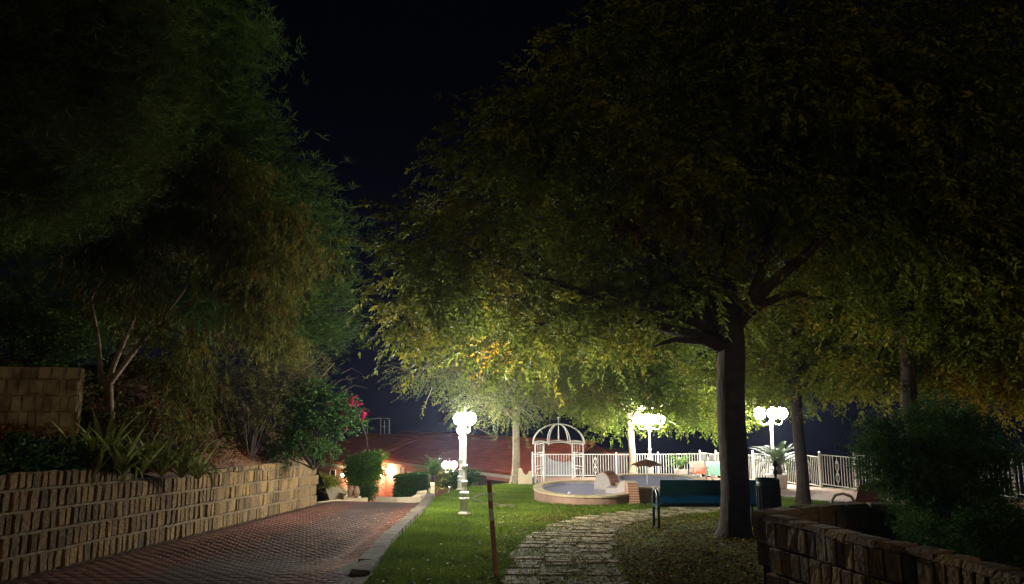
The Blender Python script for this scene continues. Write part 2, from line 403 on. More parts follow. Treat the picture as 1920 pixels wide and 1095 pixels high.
# hillside above the wall
def hill_z(x, y):
    x = np.asarray(x, float); y = np.asarray(y, float)
    wx = np.interp(y, [-2, 8.6, 14.8, 20.5, 30], [-6.55, -6.06, -5.62, -5.24, -4.6]); s = np.clip(wx-.2-x, 0, None)
    top = -.05*y + np.interp(y, [0, 11.5, 13, 20], [1.24, 1.22, 1.04, 1.14])
    h = .95*s*sm(0, .5, s)*1.0; steep = np.interp(y, [0, 9, 12.3, 14.5, 16, 20], [.22, .22, .30, .62, .92, .8]); h = np.where(s < 2.2, s*steep, 2.2*steep + (s-2.2)*.12)
    b = .10*np.sin(x*3.1+y*1.7)*np.sin(y*2.3-x*1.1)+.05*np.sin(x*7.3+1)*np.sin(y*6.1)+.03*np.sin(x*15+y*13)
    z = top + h + b*sm(.1, .7, s)
    return z - 2.9*sm(20.2, 25, y) - 3.0*sm(24, 33, y)
V = []; F = []; S = np.concatenate([np.linspace(0, 3.2, 40), np.array([3.6,4.2,5,6,8,11,15,25,60,200])]); Yh = np.arange(-2, 40, .16)
for y in Yh:
    for s in S:
        x = WALLX(y)-.2-s; V.append((x, y, float(hill_z(x, y))))
ns = len(S)
for i in range(len(Yh)-1):
    for k in range(ns-1): n = i*ns+k; F.append((n, n+ns, n+ns+1, n+1))
me = fast_mesh('hillside', np.array(V), np.array(F), 'soil'); me.polygons.foreach_set('use_smooth', [True]*len(me.polygons))
link('hillside', me)['kind'] = 'structure'
# upper facing wall
def upper_wall():
    a = P(-60, 686, 12.2); b = P(152, 686, 12.7)
    t = thing('garden_wall', 'pale rough stone wall standing higher up the bank at far left', 'wall', (a.x, a.y, 1.0), math.atan2(b.y-a.y, b.x-a.x))
    L_ = (b-a).length; H = a.z-1.0
    MB().box((0, .03, -.6), (L_, .3, H-.01)).obj('core', 'tufa2', t)
    z = -.3; k = 0
    while z < H-.05:
        h = min(.27, H-z); x = -.1*(k % 2)
        while x < L_-.02:
            wd = random.uniform(.11, .24); x1 = min(x+wd, L_); x0 = max(x, 0)
            if x1-x0 > .05:
                o = link('stone', block_mesh('stone', x1-x0-.008, .05, h-.008, 'palestone', .016, k*97+int(x*50)), t, loc=((x0+x1)/2, .04, z))
            x += wd
        z += .27; k += 1
upper_wall()
# ------------------------------------------------------------------ kerb
t = thing('stone_kerb', 'rough stone kerb stepping up between brick driveway and lawn', 'kerb', (-2.2, 9.7, gzf(-2.0, 9.7)))
y = 9.75; k = 0
while y < 25.5:
    L_ = random.uniform(.42, .6); ym = y+L_/2; x = EDGE(ym)+.11; zt = gzf(x+.3, ym)
    h = .06+.05*sm(9.5, 11, ym)
    bm_ = MB(); w0 = .12
    if False: pts = [(-w0,-L_/2,-.25),(w0+.05,-L_/2,-.05),(w0,L_/2,-.3),(-w0,L_/2,-.3),(w0-.1,-L_/2,.0),(w0,-L_/2,.0),(w0,L_/2,h),(-w0+.02,L_/2,h-.05)]
    else:
        j = lambda a=.015: random.uniform(-a, a)
        pts = [(-w0-.06,-L_/2+.006,-.32),(w0,-L_/2+.006,-.32),(w0,L_/2-.006,-.32),(-w0-.06,L_/2-.006,-.32),(-w0+.02+j(),-L_/2+.01,h+j()),(w0+j(),-L_/2+.01,h+j()),(w0+j(),L_/2-.01,h+j()),(-w0+.02+j(),L_/2-.01,h+j())]
    bm_.add(pts, [(0,3,2,1),(4,5,6,7),(0,1,5,4),(1,2,6,5),(2,3,7,6),(3,0,4,7)])
    o = link('stone', bm_.mesh('stone', 'kerb'), t, loc=(x+2.2, ym-9.7, zt-gzf(-2.0, 9.7))); o.rotation_euler = (0,0,.03)
    y += L_+.01; k += 1
# ------------------------------------------------------------------ flagstone path
path_o = MB().add([(*G(950,1090).xy,0)],[]) if False else None
pp = [G(1062,1140), G(1055,1090), G(1050,1050), G(1062,1015), G(1090,990), G(1140,975), G(1235,963), G(1350,952)]
def path_pt(s):
    d = 0
    for a, b in zip(pp, pp[1:]):
        l = (b.xy-a.xy).length
        if d+l >= s: u = (b.xy-a.xy)/l; return a.xy+u*(s-d), u
        d += l
    l = (pp[-1].xy-pp[-2].xy); return pp[-1].xy, l.normalized()
plen = sum((b.xy-a.xy).length for a, b in zip(pp, pp[1:]))
V = []; F = []
for i in range(40):
    p, u = path_pt(plen*i/39); n = Vector((u.y, -u.x))
    for k in range(7):
        q = p + n*(k/6-.5)*1.5; V.append((q.x, q.y, gzf(q.x, q.y)+.022))
for i in range(39):
    for k in range(6): a = i*7+k; F.append((a, a+1, a+8, a+7))
walk = link('path', fast_mesh('path', np.array(V), np.array(F), 'pathsoil')); walk['kind'] = 'structure'
s = .1; r_ = 0
while s < plen:
    p, u = path_pt(s); d = random.choice([.14, .18, .22, .30]); 
    pc = p
    # keep rows lying across the picture like the laid strips
    n = Vector((u.y, -u.x)); blend = Vector((n.x, n.y)).normalized()
    for k in range(3):
        if random.random() < .12+.25*(s > 6): continue
        wd = random.uniform(.36, .54); q = pc + blend*((k-1)*.50+random.uniform(-.03, .03)) + u*random.uniform(-.03, .03)
        z = gzf(q.x, q.y); j = lambda a=.022: random.uniform(-a, a); hh = .024
        pts = [(-wd/2+j(),-d/2+j()*.5,-.02),(wd/2+j(),-d/2+j()*.5,-.02),(wd/2+j(),d/2+j()*.5,-.02),(-wd/2+j(),d/2+j()*.5,-.02)]
        pts += [(a*.97, b*.9, hh+j(.006)) for a, b, c in pts]
        o = link('stone', MB().add(pts, [(0,3,2,1),(4,5,6,7),(0,1,5,4),(1,2,6,5),(2,3,7,6),(3,0,4,7)]).mesh('stone', 'slab'), walk, loc=(q.x, q.y, z+.012))
        o.rotation_euler = (-.05, 0, math.atan2(blend.y, blend.x)+random.uniform(-.06, .06))
    s += d+.06; r_ += 1
# curved edging in lawn
eg = [G(930,925.5), G(908,929), G(893,933), G(886,937), G(890,941), G(905,945), G(930,949), G(965,953)]
MB().tube([(p.x, p.y, p.z+.035) for p in eg], .035, 6).obj('lawn_edging', 'kerb', smooth=True)['kind'] = 'structure'
# ------------------------------------------------------------------ grass and litter
def in_path(X, Y):
    c = np.array([[*path_pt(plen*i/60)[0]] for i in range(61)]); d = np.full(len(X), 9.)
    for q in c: d = np.minimum(d, np.hypot(X-q[0], Y-q[1]))
    return d
def blades(n, y0, y1, name, hgt, wid):
    u = rng.random(n); Y = y0*(y1/y0)**u; L = np.interp(Y, [0, 9.6, 12, 15, 19, 23, 30], [-1.7, -1.95, -2.14, -2.24, -2.34, -2.58, -3.6])+.22
    Rr = np.interp(Y, [7, 14, 20, 23, 27, 28, 31.5], [2.55, 4.6, 8.8, 8.5, 6.0, 3.0, 2.8]); X = L+(Rr-L)*rng.random(n)
    noise = np.sin(X*2.1+Y*1.3)*np.sin(Y*1.7-X*.8)+.5*np.sin(X*5.3)*np.sin(Y*4.7)
    bare = sm(.4, 1.6, X-.2)*(1-sm(15.5, 18, Y)); d = in_path(X, Y)
    keep = (rng.random(n) > bare*.80) & ((d > .72+.12*noise) | (rng.random(n) < .14)); X, Y, bare, noise = X[keep], Y[keep], bare[keep], noise[keep]; n = len(X)
    inpool = (((X-2.14)/1.5)**2+((Y-22.3)/2.12)**2 < 1) | ((X > 3.0) & (X < 6.2) & (Y > 20.9) & (Y < 25.6)); k = ~inpool
    X, Y, bare, noise = X[k], Y[k], bare[k], noise[k]; n = len(X)
    Z = gz(X, Y)+.01; a = rng.random(n)*2*PI; h = hgt*(.5+rng.random(n))*(1-.4*bare); le = rng.normal(0, .4, (n, 2))*h[:, None]
    dx = np.cos(a)*wid; dyv = np.sin(a)*wid
    V = np.empty((n, 3, 3)); V[:, 0] = np.stack([X-dx, Y-dyv, Z], -1); V[:, 1] = np.stack([X+dx, Y+dyv, Z], -1); V[:, 2] = np.stack([X+le[:, 0], Y+le[:, 1], Z+h], -1)
    T = np.ones((n, 3))*(.75+.5*rng.random((n, 1)))*(1+.24*noise[:, None]); T[:, 0] *= 1+.10*np.clip(noise, 0, 1)+.5*bare+.35*rng.random(n)
    o = link(name, fast_mesh(name, V.reshape(-1, 3), np.arange(n*3).reshape(-1, 3), 'blade', np.repeat(T, 3, 0))); o['kind'] = 'stuff'
blades(440000, 7.6, 31.0, 'grass', .045, .0065)
def litter(n):
    Y = 7.6*(26/7.6)**rng.random(n); X = np.interp(Y, [7.6, 14, 27], [-2.0, -1.9, -2])+rng.beta(1.7, 1.6, n)*np.interp(Y, [7.6, 12, 17, 27], [4.4, 7.5, 10, 8])
    dens = .12+.95*sm(-.9, 1.2, X)*(1-sm(15, 19.5, Y))+.12*sm(17,13,Y)*0; k = rng.random(n) < dens*np.where(in_path(X, Y) < .8, .38, 1.0); X, Y = X[k], Y[k]
    inpool = (((X-2.14)/1.5)**2+((Y-22.3)/2.12)**2 < 1) | ((X > 3.0) & (X < 6.2) & (Y > 20.9) & (Y < 25.6)); X, Y = X[~inpool], Y[~inpool]; n = len(X)
    L = .016+.026*rng.random(n); W = L*.42; a = rng.random(n)*2*PI; Z = gz(X, Y)+.045+.012*rng.random(n)
    d = np.stack([np.cos(a), np.sin(a), rng.normal(0, .25, n)], -1); s_ = np.stack([-np.sin(a), np.cos(a), rng.normal(0, .25, n)], -1); C = np.stack([X, Y, Z], -1)
    V = np.empty((n, 4, 3)); V[:, 0] = C-d*L[:, None]; V[:, 1] = C-s_*W[:, None]; V[:, 2] = C+d*L[:, None]; V[:, 3] = C+s_*W[:, None]; V[:, 1, 2] += .008; V[:, 3, 2] += .008
    pick = rng.random(n)[:, None]; T = np.where(pick < .45, (1., .95, .8), np.where(pick < .8, (.55, .42, .5), (1.0, 1.1, 1.3)))*(.6+.6*rng.random((n, 1)))
    T = np.where(rng.random((n, 1)) < .72, T*.35, T)
    o = link('fallen_leaves', fast_mesh('fallen_leaves', V.reshape(-1, 3), np.arange(n*4).reshape(-1, 4), 'litter', np.repeat(T, 4, 0))); o['kind'] = 'stuff'
litter(30000)
n = 200; X = np.where(rng.random(n) < .6, -2.35-rng.random(n)**2*1.2, rng.uniform(-5.8, -2.4, n)); Y = rng.uniform(9, 20, n); V = []; F = []; T = []
for i in range(n):
    z = gzf(min(X[i], -2.5), Y[i])+.03; a = rng.random()*6.3; l = .03
    V += [(X[i]+l*math.cos(a+q), Y[i]+l*math.sin(a+q)*.8, z+.004*(q > 2)) for q in (0, 1.2, 3.1, 4.6)]; F.append((4*i, 4*i+1, 4*i+2, 4*i+3)); T += [(1., .9, .8)]*4
link('driveway_leaves', fast_mesh('driveway_leaves', np.array(V), np.array(F), 'litter', np.array(T)))['kind'] = 'stuff'
# ------------------------------------------------------------------ foliage generators
def unit(v): return v/np.maximum(1e-9, np.linalg.norm(v, axis=-1, keepdims=True))
def sample_lumps(lumps, n, k_clump, spread, shell=.55):
    """lumps: (x,y,z,rx,ry,rz). returns twig positions, clump centres"""
    L = np.array(lumps, float); vol = (L[:, 3]*L[:, 4]*L[:, 5])**.75; pr = vol/vol.sum()
    li = rng.choice(len(L), k_clump, p=pr); d = unit(rng.normal(size=(k_clump, 3))); r = rng.random((k_clump, 1))**(shell)
    C = L[li, :3]+d*r*L[li, 3:6]
    ci = rng.integers(0, k_clump, n); Pn = C[ci]+rng.normal(size=(n, 3))*spread*np.array([1, 1, .62])
    cen = L[li, :3][ci]
    return Pn, unit(Pn-cen+rng.normal(size=(n, 3))*.3), C, li
def leaf_mesh(name, Pn, D, per, tl, ll, lw, m, tintfn, droop=.5, spreadf=.9, hang=.35, parent=None):
    n = len(Pn); D = unit(D*np.array([1, 1, .6])+np.array([0, 0, -droop])*.5+rng.normal(size=(n, 3))*.25)
    side = unit(np.cross(D, np.array([0, 0, 1.])+rng.normal(size=(n, 3))*.35)); up = np.cross(side, D)
    Pt = np.repeat(Pn, per, 0); Dt = np.repeat(D, per, 0); St = np.repeat(side, per, 0); Ut = np.repeat(up, per, 0); N = n*per
    k = np.tile(np.arange(per), n); sgn = np.where(k % 2 == 0, 1., -1.)[:, None]; tpos = ((k+.5)/per)[:, None]
    base = Pt+Dt*(tpos*tl)+rng.normal(size=(N, 3))*.012 - np.array([0, 0, 1.])*tl*.25*tpos**2
    ld = unit(Dt*.55+St*sgn*spreadf+np.array([0, 0, -hang])+rng.normal(size=(N, 3))*.33)
    ls = unit(np.cross(ld, Ut+rng.normal(size=(N, 3))*.55)); sc = (.65+.6*rng.random((N, 1)))
    nrm = np.cross(ls, ld); V = np.empty((N, 4, 3))
    V[:, 0] = base; V[:, 1] = base+ld*ll*.42*sc+ls*lw*.5*sc+nrm*lw*.12; V[:, 2] = base+ld*ll*sc-nrm*lw*.15; V[:, 3] = base+ld*ll*.42*sc-ls*lw*.5*sc+nrm*lw*.12
    T = tintfn(Pt, rng.random((N, 1)), np.repeat(rng.random((n, 1)), per, 0)); T = np.repeat(T, 4, 0)
    me = fast_mesh(name, V.reshape(-1, 3), np.arange(N*4).reshape(-1, 4), m, T)
    return link(name, me, parent, kind='stuff')
def autumn(amount, pos_patches=()):
    def f(Pt, a, b):
        x, y, z = Pt[:, :1], Pt[:, 1:2], Pt[:, 2:3]
        n = np.sin(x*1.3+y*.7+1)*np.sin(y*1.1-z*1.5+2)*.6+np.sin(x*2.9+z*2.1)*.4
        warm = np.clip(sm(.25, .95, n*.6+b*.7)*amount+.25*amount*(a > .93), 0, 1)
        for (px, py, pz, r) in pos_patches:
            d = np.sqrt((x-px)**2+(y-py)**2+(z-pz)**2); warm = np.maximum(warm, (1-sm(r*.5, r, d))*(.75+.25*(b > .3)))
        g = np.concatenate([np.ones_like(x)*.80, np.ones_like(x), np.ones_like(x)], 1); w_ = np.array([2.1, 1.3, .8])
        return (g*(1-warm)+w_*warm)*(.55+.8*a)*(.8+.4*b)
    return f
def plain(r=1, g=1, b_=1, var=.8):
    def f(Pt, a, b): return np.array([r, g, b_])*(1-var/2+var*a)*(.75+.5*b)
    return f
def limb_pts(a, b, sag=.1, n=7, wob=.12):
    a, b = Vector(a), Vector(b); L = (b-a).length; out = []
    o1 = Vector([random.uniform(-1, 1) for _ in range(3)])*wob*L
    for i in range(n):
        t = i/(n-1); p = a.lerp(b, t); p += o1*math.sin(PI*t)*.6 + Vector((0, 0, sag*L*math.sin(PI*t))); p += Vector([random.uniform(-1, 1) for _ in range(3)])*.02*L*(0 < i < n-1); out.append(p)
    return out
def tree(name, label, base, fork_h, r0, lumps, n_twig, n_clump, leaf, m_leaf, m_bark, tint, lean=(0,0), spread=.42, per=14, tl=.42, droop=.5, limbs=None, group=None, shell=.55, nsub=90, fork_r=None, hang=.35, flare=1.5, limb_r=.5):
    t = thing(name, label, 'tree', base, 0, group); b = Vector(base)
    f = Vector((lean[0], lean[1], fork_h)); r1 = fork_r or r0*.8
    hts = [(-.35, r0*flare*1.05), (0, r0*flare), (.12, r0*1.22), (.35, r0*1.06)] + [(fork_h*q, r0+(r1-r0)*q) for q in (.25, .45, .65, .85, 1.)] + [(fork_h+.35, r1*.92), (fork_h+.8, r1*.68), (fork_h+1.5, r1*.34)]
    pts = [Vector((lean[0]*(max(h, 0)/fork_h)+.03*math.sin(h*2), lean[1]*(max(h, 0)/fork_h), h)) for h, _ in hts]
    MB().tube(pts, [r for _, r in hts], 14).obj('trunk', m_bark, t, True)
    main = limbs or [Vector(l[:3])-b for l in lumps]; ends = []
    for i, e_ in enumerate(main):
        st = f + Vector((0, 0, random.uniform(-.25, .65)))
        lp = limb_pts(st, e_, .06 if (e_-f).z > 0 else .12); rr = r1*limb_r*random.uniform(.8, 1.15)
        MB().tube(lp, [rr*(1-.8*k/6) for k in range(7)], 8).obj('limb', m_bark, t, True); ends += [(p, rr*(1-.8*k/6)) for k, p in enumerate(lp) if k >= 1]
    Pn, D, C, li = sample_lumps(lumps, n_twig, n_clump, spread, shell)
    tw = MB(); bb = np.array(base)
    for c in C[:nsub]:
        c = Vector(c-bb); q = min(ends, key=lambda e_: (e_[0]-c).length); lp = limb_pts(q[0], c, .05, 5, .15); rr = min(.035, q[1]*.5)
        tw.tube(lp, [rr*(1-.8*k/4) for k in range(5)], 4, False)
    for i in rng.integers(0, len(Pn), min(700, n_twig//4)):
        p = Vector(Pn[i]-bb); d = Vector(D[i]); tw.tube([p-d*.5, p, p+d*.35], [.009, .006, .003], 3, False)
    tw.obj('twigs', m_bark, t)['kind'] = 'stuff'
    o = leaf_mesh('crown', Pn-bb, D, per, tl, leaf[0], leaf[1], m_leaf, lambda Pt, a, b2: tint(Pt+bb, a, b2), droop=droop, parent=t, hang=hang)
    return t
def lump(px, py, Y, r, rz=None, ry=None):
    p = P(px, py, Y); s_ = Y/1386.67; return (p.x, p.y, p.z, r*s_, (ry if ry else r)*s_, (rz if rz else r)*s_)
# big foreground tree
gb = G(1377, 1009)
big = [lump(860,500,14.5,170,130), lump(960,380,15,190,150), lump(1010,600,15.5,190,110), lump(1130,240,14.5,190,180), lump(1180,480,15.5,210,150), lump(1290,90,14,200,190), lump(1330,330,13.5,230,180), lump(1480,110,13,260,200), lump(1520,380,14,220,170), lump(1690,180,13,250,220), lump(1760,420,14,220,160), lump(1900,250,13.5,200,240), lump(1150,630,16.5,150,50), lump(1100,60,14.5,80,90), lump(775,575,14.5,85,75), lump(1000,250,14.5,110,80), lump(1300,560,14.5,220,70), lump(1080, -60,14,60,130)]
yp = [P(930,655,16), P(1240,390,14), P(860,560,14.3), P(1450,590,14)]
tree('broadleaf_tree', 'biggest tree, thick dark trunk growing beside the blue bench', gb, 3.1, .25, big, 13500, 620, (.125, .052), 'leafbig', 'bark',
     autumn(.36, [(yp[0].x,yp[0].y,yp[0].z,.8),(yp[1].x,yp[1].y,yp[1].z,1.2),(yp[3].x,yp[3].y,yp[3].z,.9)]), lean=(.12,.1), spread=.40, nsub=240, fork_r=.25,
     limbs=[Vector(P(*q))-gb for q in ((1225,650,13.6),(1190,585,14),(900,480,14.5),(1060,330,14.5),(1230,200,14),(1330,60,13.5),(1500,200,13.5),(1700,330,13.6),(1560,560,14.5),(1340,400,14.2),(1010,610,15))], limb_r=.52)
# drooping branch tree (left lower leaves), grows behind
gA = G(965, 908); assert gA.y < 31.5, gA
A = [lump(900,650,24,120,75), lump(960,735,28,110,50), lump(1040,700,28,100,60), lump(830,700,22,75,30), lump(900,760,29,50,22), lump(1000,620,26,120,60)]
tree('olive_tree', 'pale trunked tree beside the white garden arbor, grey green leaves', gA, 2.6, .165, A, 5200, 260, (.085, .03), 'leafolive', 'barklight', autumn(.25), lean=(.1,.1), spread=.42, nsub=110, per=14, droop=.4, hang=.3)
gB = GY(1186, 36)
B = [lump(1120,700,33,110,70), lump(1165,715,31.5,100,38), lump(1270,700,32,90,55), lump(1095,755,30,70,28), lump(1290,765,31,80,30), lump(1200,640,32,150,45), lump(1350,740,33,70,50), lump(1215,762,37.5,85,28), lump(1150,775,37,50,22), lump(1290,770,36.5,60,25)]
tree('plane_tree', 'pale trunked tree standing just left of the lamp behind the pool', gB, 2.7, .17, B, 7600, 340, (.13, .075), 'leafbright', 'barklight', autumn(.22), spread=.5, nsub=110, per=12, tl=.45, hang=.25, droop=.3)
gD = G(1506, 946)
D_ = [lump(1480,660,21,130,50), lump(1560,700,20,130,55), lump(1430,700,23,100,60), lump(1640,650,21,110,60), lump(1580,590,22,180,70), lump(1500,560,23,120,60), lump(1425,755,24,40,25), lump(1680,700,19,60,40)]
tree('shade_tree', 'slim dark trunked tree between the right lamp and the stepped fence', gD, 3.3, .17, D_, 4600, 240, (.11, .055), 'leafbig', 'bark', autumn(.4), spread=.42, nsub=110, per=13, fork_r=.14)
gE = Vector((P(1712,800,15).x, 15, gzf(8.1, 15)))
E_ = [lump(1720,580,15.5,130,70), lump(1830,640,14.5,100,60), lump(1860,710,15,75,40), lump(1640,690,16,60,35), lump(1780,690,16,70,32), lump(1920,600,14,100,90), lump(1690,450,15.5,160,100), lump(1850,480,15,150,100)]
pe = P(1840,700,15)
tree('orange_tinged_tree', 'dark tree rising behind the dark conifer bush, leaves turning orange', gE, 3.9, .17, E_, 5200, 240, (.10, .05), 'leafbig', 'bark', autumn(.45, [(pe.x,pe.y,pe.z,1.2)]), spread=.38, nsub=90, per=13, limb_r=.6)
# dead twig at 1560,745
dt = MB(); p0 = P(1600,700,20)
for a, b in (((1572,735),(1548,745)),((1548,745),(1530,752)),((1552,742),(1556,770)),((1556,756),(1546,768)),((1556,757),(1566,770)),((1572,735),(1590,752)),((1600,712),(1572,735))):
    dt.tube([P(*a,20), P(*b,20)], [.02,.012], 5)
dt.tube([P(1600,712,20), P(1590,640,20.3)], [.02,.03], 5)
# ------------------------------------------------------------------ pines on the left
def pine(name, label, base, h, r0, lumps, n_tuft, n_cl, needle, tint, bark='bark', spread=.35, per=10, tl=.10, m='leafpine', lean=(0,0)):
    t = thing(name, label, 'tree', base); b = Vector(base)
    pts = [Vector((lean[0]*q, lean[1]*q, h*q-(.3 if q == 0 else 0))) for q in (0, .2, .4, .6, .8, 1)]
    MB().tube(pts, [r0*(1.2-.75*q) for q in (0, .2, .4, .6, .8, 1)], 10).obj('trunk', bark, t, True)
    for l in lumps:
        e_ = Vector(l[:3])-b; q = random.uniform(.45, .9); st = Vector((lean[0]*q, lean[1]*q, h*q)); lp = limb_pts(st, e_, .03)
        MB().tube(lp, [r0*.35*(1-.8*k/6) for k in range(7)], 6).obj('limb', bark, t, True)
    Pn, D, C, li = sample_lumps(lumps, n_tuft, n_cl, spread, .45)
    leaf_mesh('crown', Pn-np.array(base), D, per, tl, needle[0], needle[1], m, lambda P_, a, b2: tint(P_, a, b2), droop=-.2, spreadf=.8, hang=-.1, parent=t)
    return t
b1 = Vector((-10.5, 10, float(hill_z(-10.5, 10))))
Lp = [lump(60,120,11,150,160), lump(180,60,11,140,140), lump(230,200,11,110,110), lump(60,320,11,130,110), lump(180,290,10.5,95,80), lump(-80,200,11,150,220), lump(290,90,11.5,70,120), lump(-60,380,11,110,70), lump(120,370,10.8,60,50)]
pine('pine_tree', 'near pine filling the top left corner with soft dark needles', b1, 8.5, .2, Lp, 15000, 300, (.16, .010), plain(1.0, 1.0, 1.0), per=12, spread=.26)
b2 = Vector((-12.5, 24, 0.5))
Lq = [lump(420,80,24,85,80), lump(400,200,24,110,110), lump(470,280,24,90,100), lump(540,380,24,80,90), lump(600,450,24,60,80), lump(500,450,25,120,110), lump(620,520,24,40,50), lump(600,570,24,50,34), lump(560,620,23,75,30), lump(380,380,25,150,140), lump(450,560,25,100,60), lump(350,-20,24,110,110), lump(300,250,26,140,150), lump(200,430,24,130,110), lump(60,520,23,130,110), lump(320,560,25,110,90), lump(160,600,24,120,60), lump(600,590,22,60,40)]
pine('tall_pine_tree', 'tall pine rising behind the eucalyptus against the night sky', b2, 15, .3, Lq, 19000, 480, (.30, .022), plain(.75, .95, .9), per=11, spread=.50, tl=.2)
# ------------------------------------------------------------------ eucalyptus
def eucalyptus():
    base = Vector((P(215,760,14).x, 14, float(hill_z(P(215,760,14).x, 14))-.1))
    t = thing('eucalyptus_tree', 'multi stemmed eucalyptus with pale bare branches on the bank', 'tree', base)
    stems = [[(205,720),(250,660),(300,600),(345,545),(360,500)], [(200,720),(215,680),(250,600),(262,520),(285,420),(292,340)], [(190,725),(185,640),(170,560),(215,470),(210,400),(235,330)], [(300,600),(320,540),(330,495)],
             [(330,580),(380,560),(450,560)], [(262,520),(190,500),(120,450)], [(290,610),(330,620),(380,640),(420,620)], [(240,650),(300,640),(380,700)]]
    rad = [(.075, .02), (.07, .012), (.045, .01), (.025, .01), (.02, .008), (.015, .006), (.03, .01), (.02, .008)]
    for s_, (ra, rb) in zip(stems, rad):
        pts = [P(x, y, 14+.15*i*(1 if len(s_) > 4 else .3))-base for i, (x, y) in enumerate(s_)]
        k = len(pts)
        if ra > .06: pts = [Vector((0, 0, -.2))]+pts; k += 1
        MB().tube(pts, [ra+(rb-ra)*i/(k-1) for i in range(k)], 8).obj('stem', 'barkeuc', t, True)
    L = [lump(480,520,15,110,55), lump(430,450,15,120,60), lump(520,420,15.5,80,60), lump(360,640,14,65,60), lump(350,700,13.8,45,45), lump(480,600,15,55,50), lump(200,480,14,90,60), lump(320,400,14.5,110,60), lump(530,640,16,50,22), lump(420,340,15.5,110,60), lump(240,560,14,70,50), lump(600,480,16,40,40), lump(350,770,14,30,25)]
    Pn, D, C, li = sample_lumps(L, 7600, 420, .2, .6); D = D*.9+np.array([0, 0, -.9])
    leaf_mesh('crown', Pn-np.array(base), D, 9, .20, .11, .024, 'leafeuc', lambda P_, a, b: np.where(b < .2, (1.3, .85, .6), (1., 1.05, .8))*(.5+a), droop=.8, spreadf=.6, hang=.9, parent=t)
eucalyptus()
# background dark shrubs on bank and pine shrub
def shrub(name, label, lumps, n, ncl, leaf, m, tint, base=None, cat='shrub', spread=.16, per=8, tl=.14, stem=True, hang=.1, bark='bark', shell=.5, group=None):
    L0 = np.array(lumps); c = L0[:, :3].mean(0)
    base = Vector(base) if base is not None else Vector((c[0], c[1], (L0[:, 2]-L0[:, 5]).min()))
    t = thing(name, label, cat, base, 0, group)
    Pn, D, C, li = sample_lumps(lumps, n, ncl, spread, shell)
    st = MB()
    for cc in C[:26]:
        lp = limb_pts((0, 0, -.1), Vector(cc)-base, .05, 5); st.tube(lp, [.025*(1-.7*k/4) for k in range(5)], 5, False)
    st.obj('stems', bark, t)['kind'] = 'stuff'
    leaf_mesh('foliage', Pn-np.array(base), D, per, tl, leaf[0], leaf[1], m, lambda P_, a, b: tint(P_, a, b), droop=0, hang=hang, parent=t)
    return t
def hz(px, py, Y):
    p = P(px, py, Y); return Vector((p.x, Y, float(hill_z(p.x, Y))))
bo = [lump(600,800,18,55,55), lump(570,760,18,60,50), lump(640,770,18,38,45), lump(580,835,18,22,22), lump(550,820,18,40,40), lump(650,785,18,20,22)]
shrub('bougainvillea', 'dark bougainvillea sprawling over the end of the block wall', bo, 2200, 130, (.06, .035), 'leafdark', plain(1, 1, 1), hz(590,850,18), spread=.16, per=9)
pk = np.array([P(x, y, 17.8)[:] for x, y in ((655,750),(662,752),(668,755),(660,747),(675,758),(643,772),(683,775),(684,782),(680,779),(618,756),(650,800),(686,772))])
bg_ = bpy.data.objects['bougainvillea']
leaf_mesh('flower', np.repeat(pk, 4, 0)+rng.normal(size=(48, 3))*.03-np.array(bg_.location), rng.normal(size=(48, 3)), 6, .05, .045, .04, 'petal', plain(1, 1, 1), parent=bg_)
# trailing bare shoots of the bougainvillea
sh = MB()
for q in ([(640,735),(665,722),(688,728)], [(640,700),(660,690),(680,702)], [(600,740),(640,712),(672,708)], [(660,750),(672,780),(686,815),(690,840)], [(600,760),(640,730),(660,735)]):
    sh.tube([P(x, y, 17.9)-bg_.location for x, y in q], [.012, .009, .005] if len(q) == 3 else [.012, .009, .007, .004], 5)
sh.obj('shoot', 'bark', bg_)
dk = [lump(440,700,17,90,70), lump(520,700,17.5,60,60), lump(470,770,17,50,40), lump(560,690,19,60,40)]
shrub('wild_shrub', 'scrubby olive brown shrub growing on the bank below the tall pine', dk, 2000, 120, (.09, .016), 'leafeuc', plain(.8, .75, .8), hz(470,820,17), spread=.24, per=9)
d2 = [lump(40,610,14,90,40), lump(120,640,14.5,70,50), lump(30,660,13.5,60,25)]
shrub('dark_shrub', 'dark shrub behind the pale garden wall at far left', d2, 1200, 80, (.09, .03), 'leafdark', plain(1, .8, .7), hz(60,690,14), spread=.24, per=8)
# bare branches at 560,690
bb_ = thing('bare_shrub', 'leafless pale branches above the bougainvillea on the bank', 'shrub', hz(540,800,18))
for q in ([(505,790),(520,740),(545,700),(578,672)], [(520,760),(560,700),(600,670)], [(560,760),(590,720),(628,680)], [(530,780),(535,730),(520,690)]):
    pts = [P(x, y, 18)-bb_.location for x, y in q]; k = len(pts)
    MB().tube(pts, [.03*(1-.7*i/(k-1)) for i in range(k)], 6).obj('branch', 'barkeuc', bb_)
# ground cover at the left wall top
def cover(name, n, y0, y1, s0, s1, m, tint, h=.06):
    Y = rng.uniform(y0, y1, n); s_ = rng.uniform(s0, s1, n); X = np.interp(Y, [-2, 8.6, 14.8, 20.5, 30], [-6.55, -6.06, -5.62, -5.24, -4.6])-.2-s_
    Pn = np.stack([X, Y, hill_z(X, Y)+rng.random(n)*h*3], -1); o = leaf_mesh(name, Pn, rng.normal(size=(n, 3))+np.array([0, 0, .6]), 6, .12, h, h*.45, m, tint, droop=-.3, hang=0); return o
cover('groundcover', 4200, 7, 12.2, -.12, .9, 'leafdark', plain(1, 1, 1), .085)
cover('dry_litter', 5000, 11, 20, .05, 3.0, 'litter', plain(.35, .17, .15), .05)
cover('undergrowth', 2200, 13.2, 20, .3, 3.2, 'leafeuc', plain(.6, .6, .6), .10)
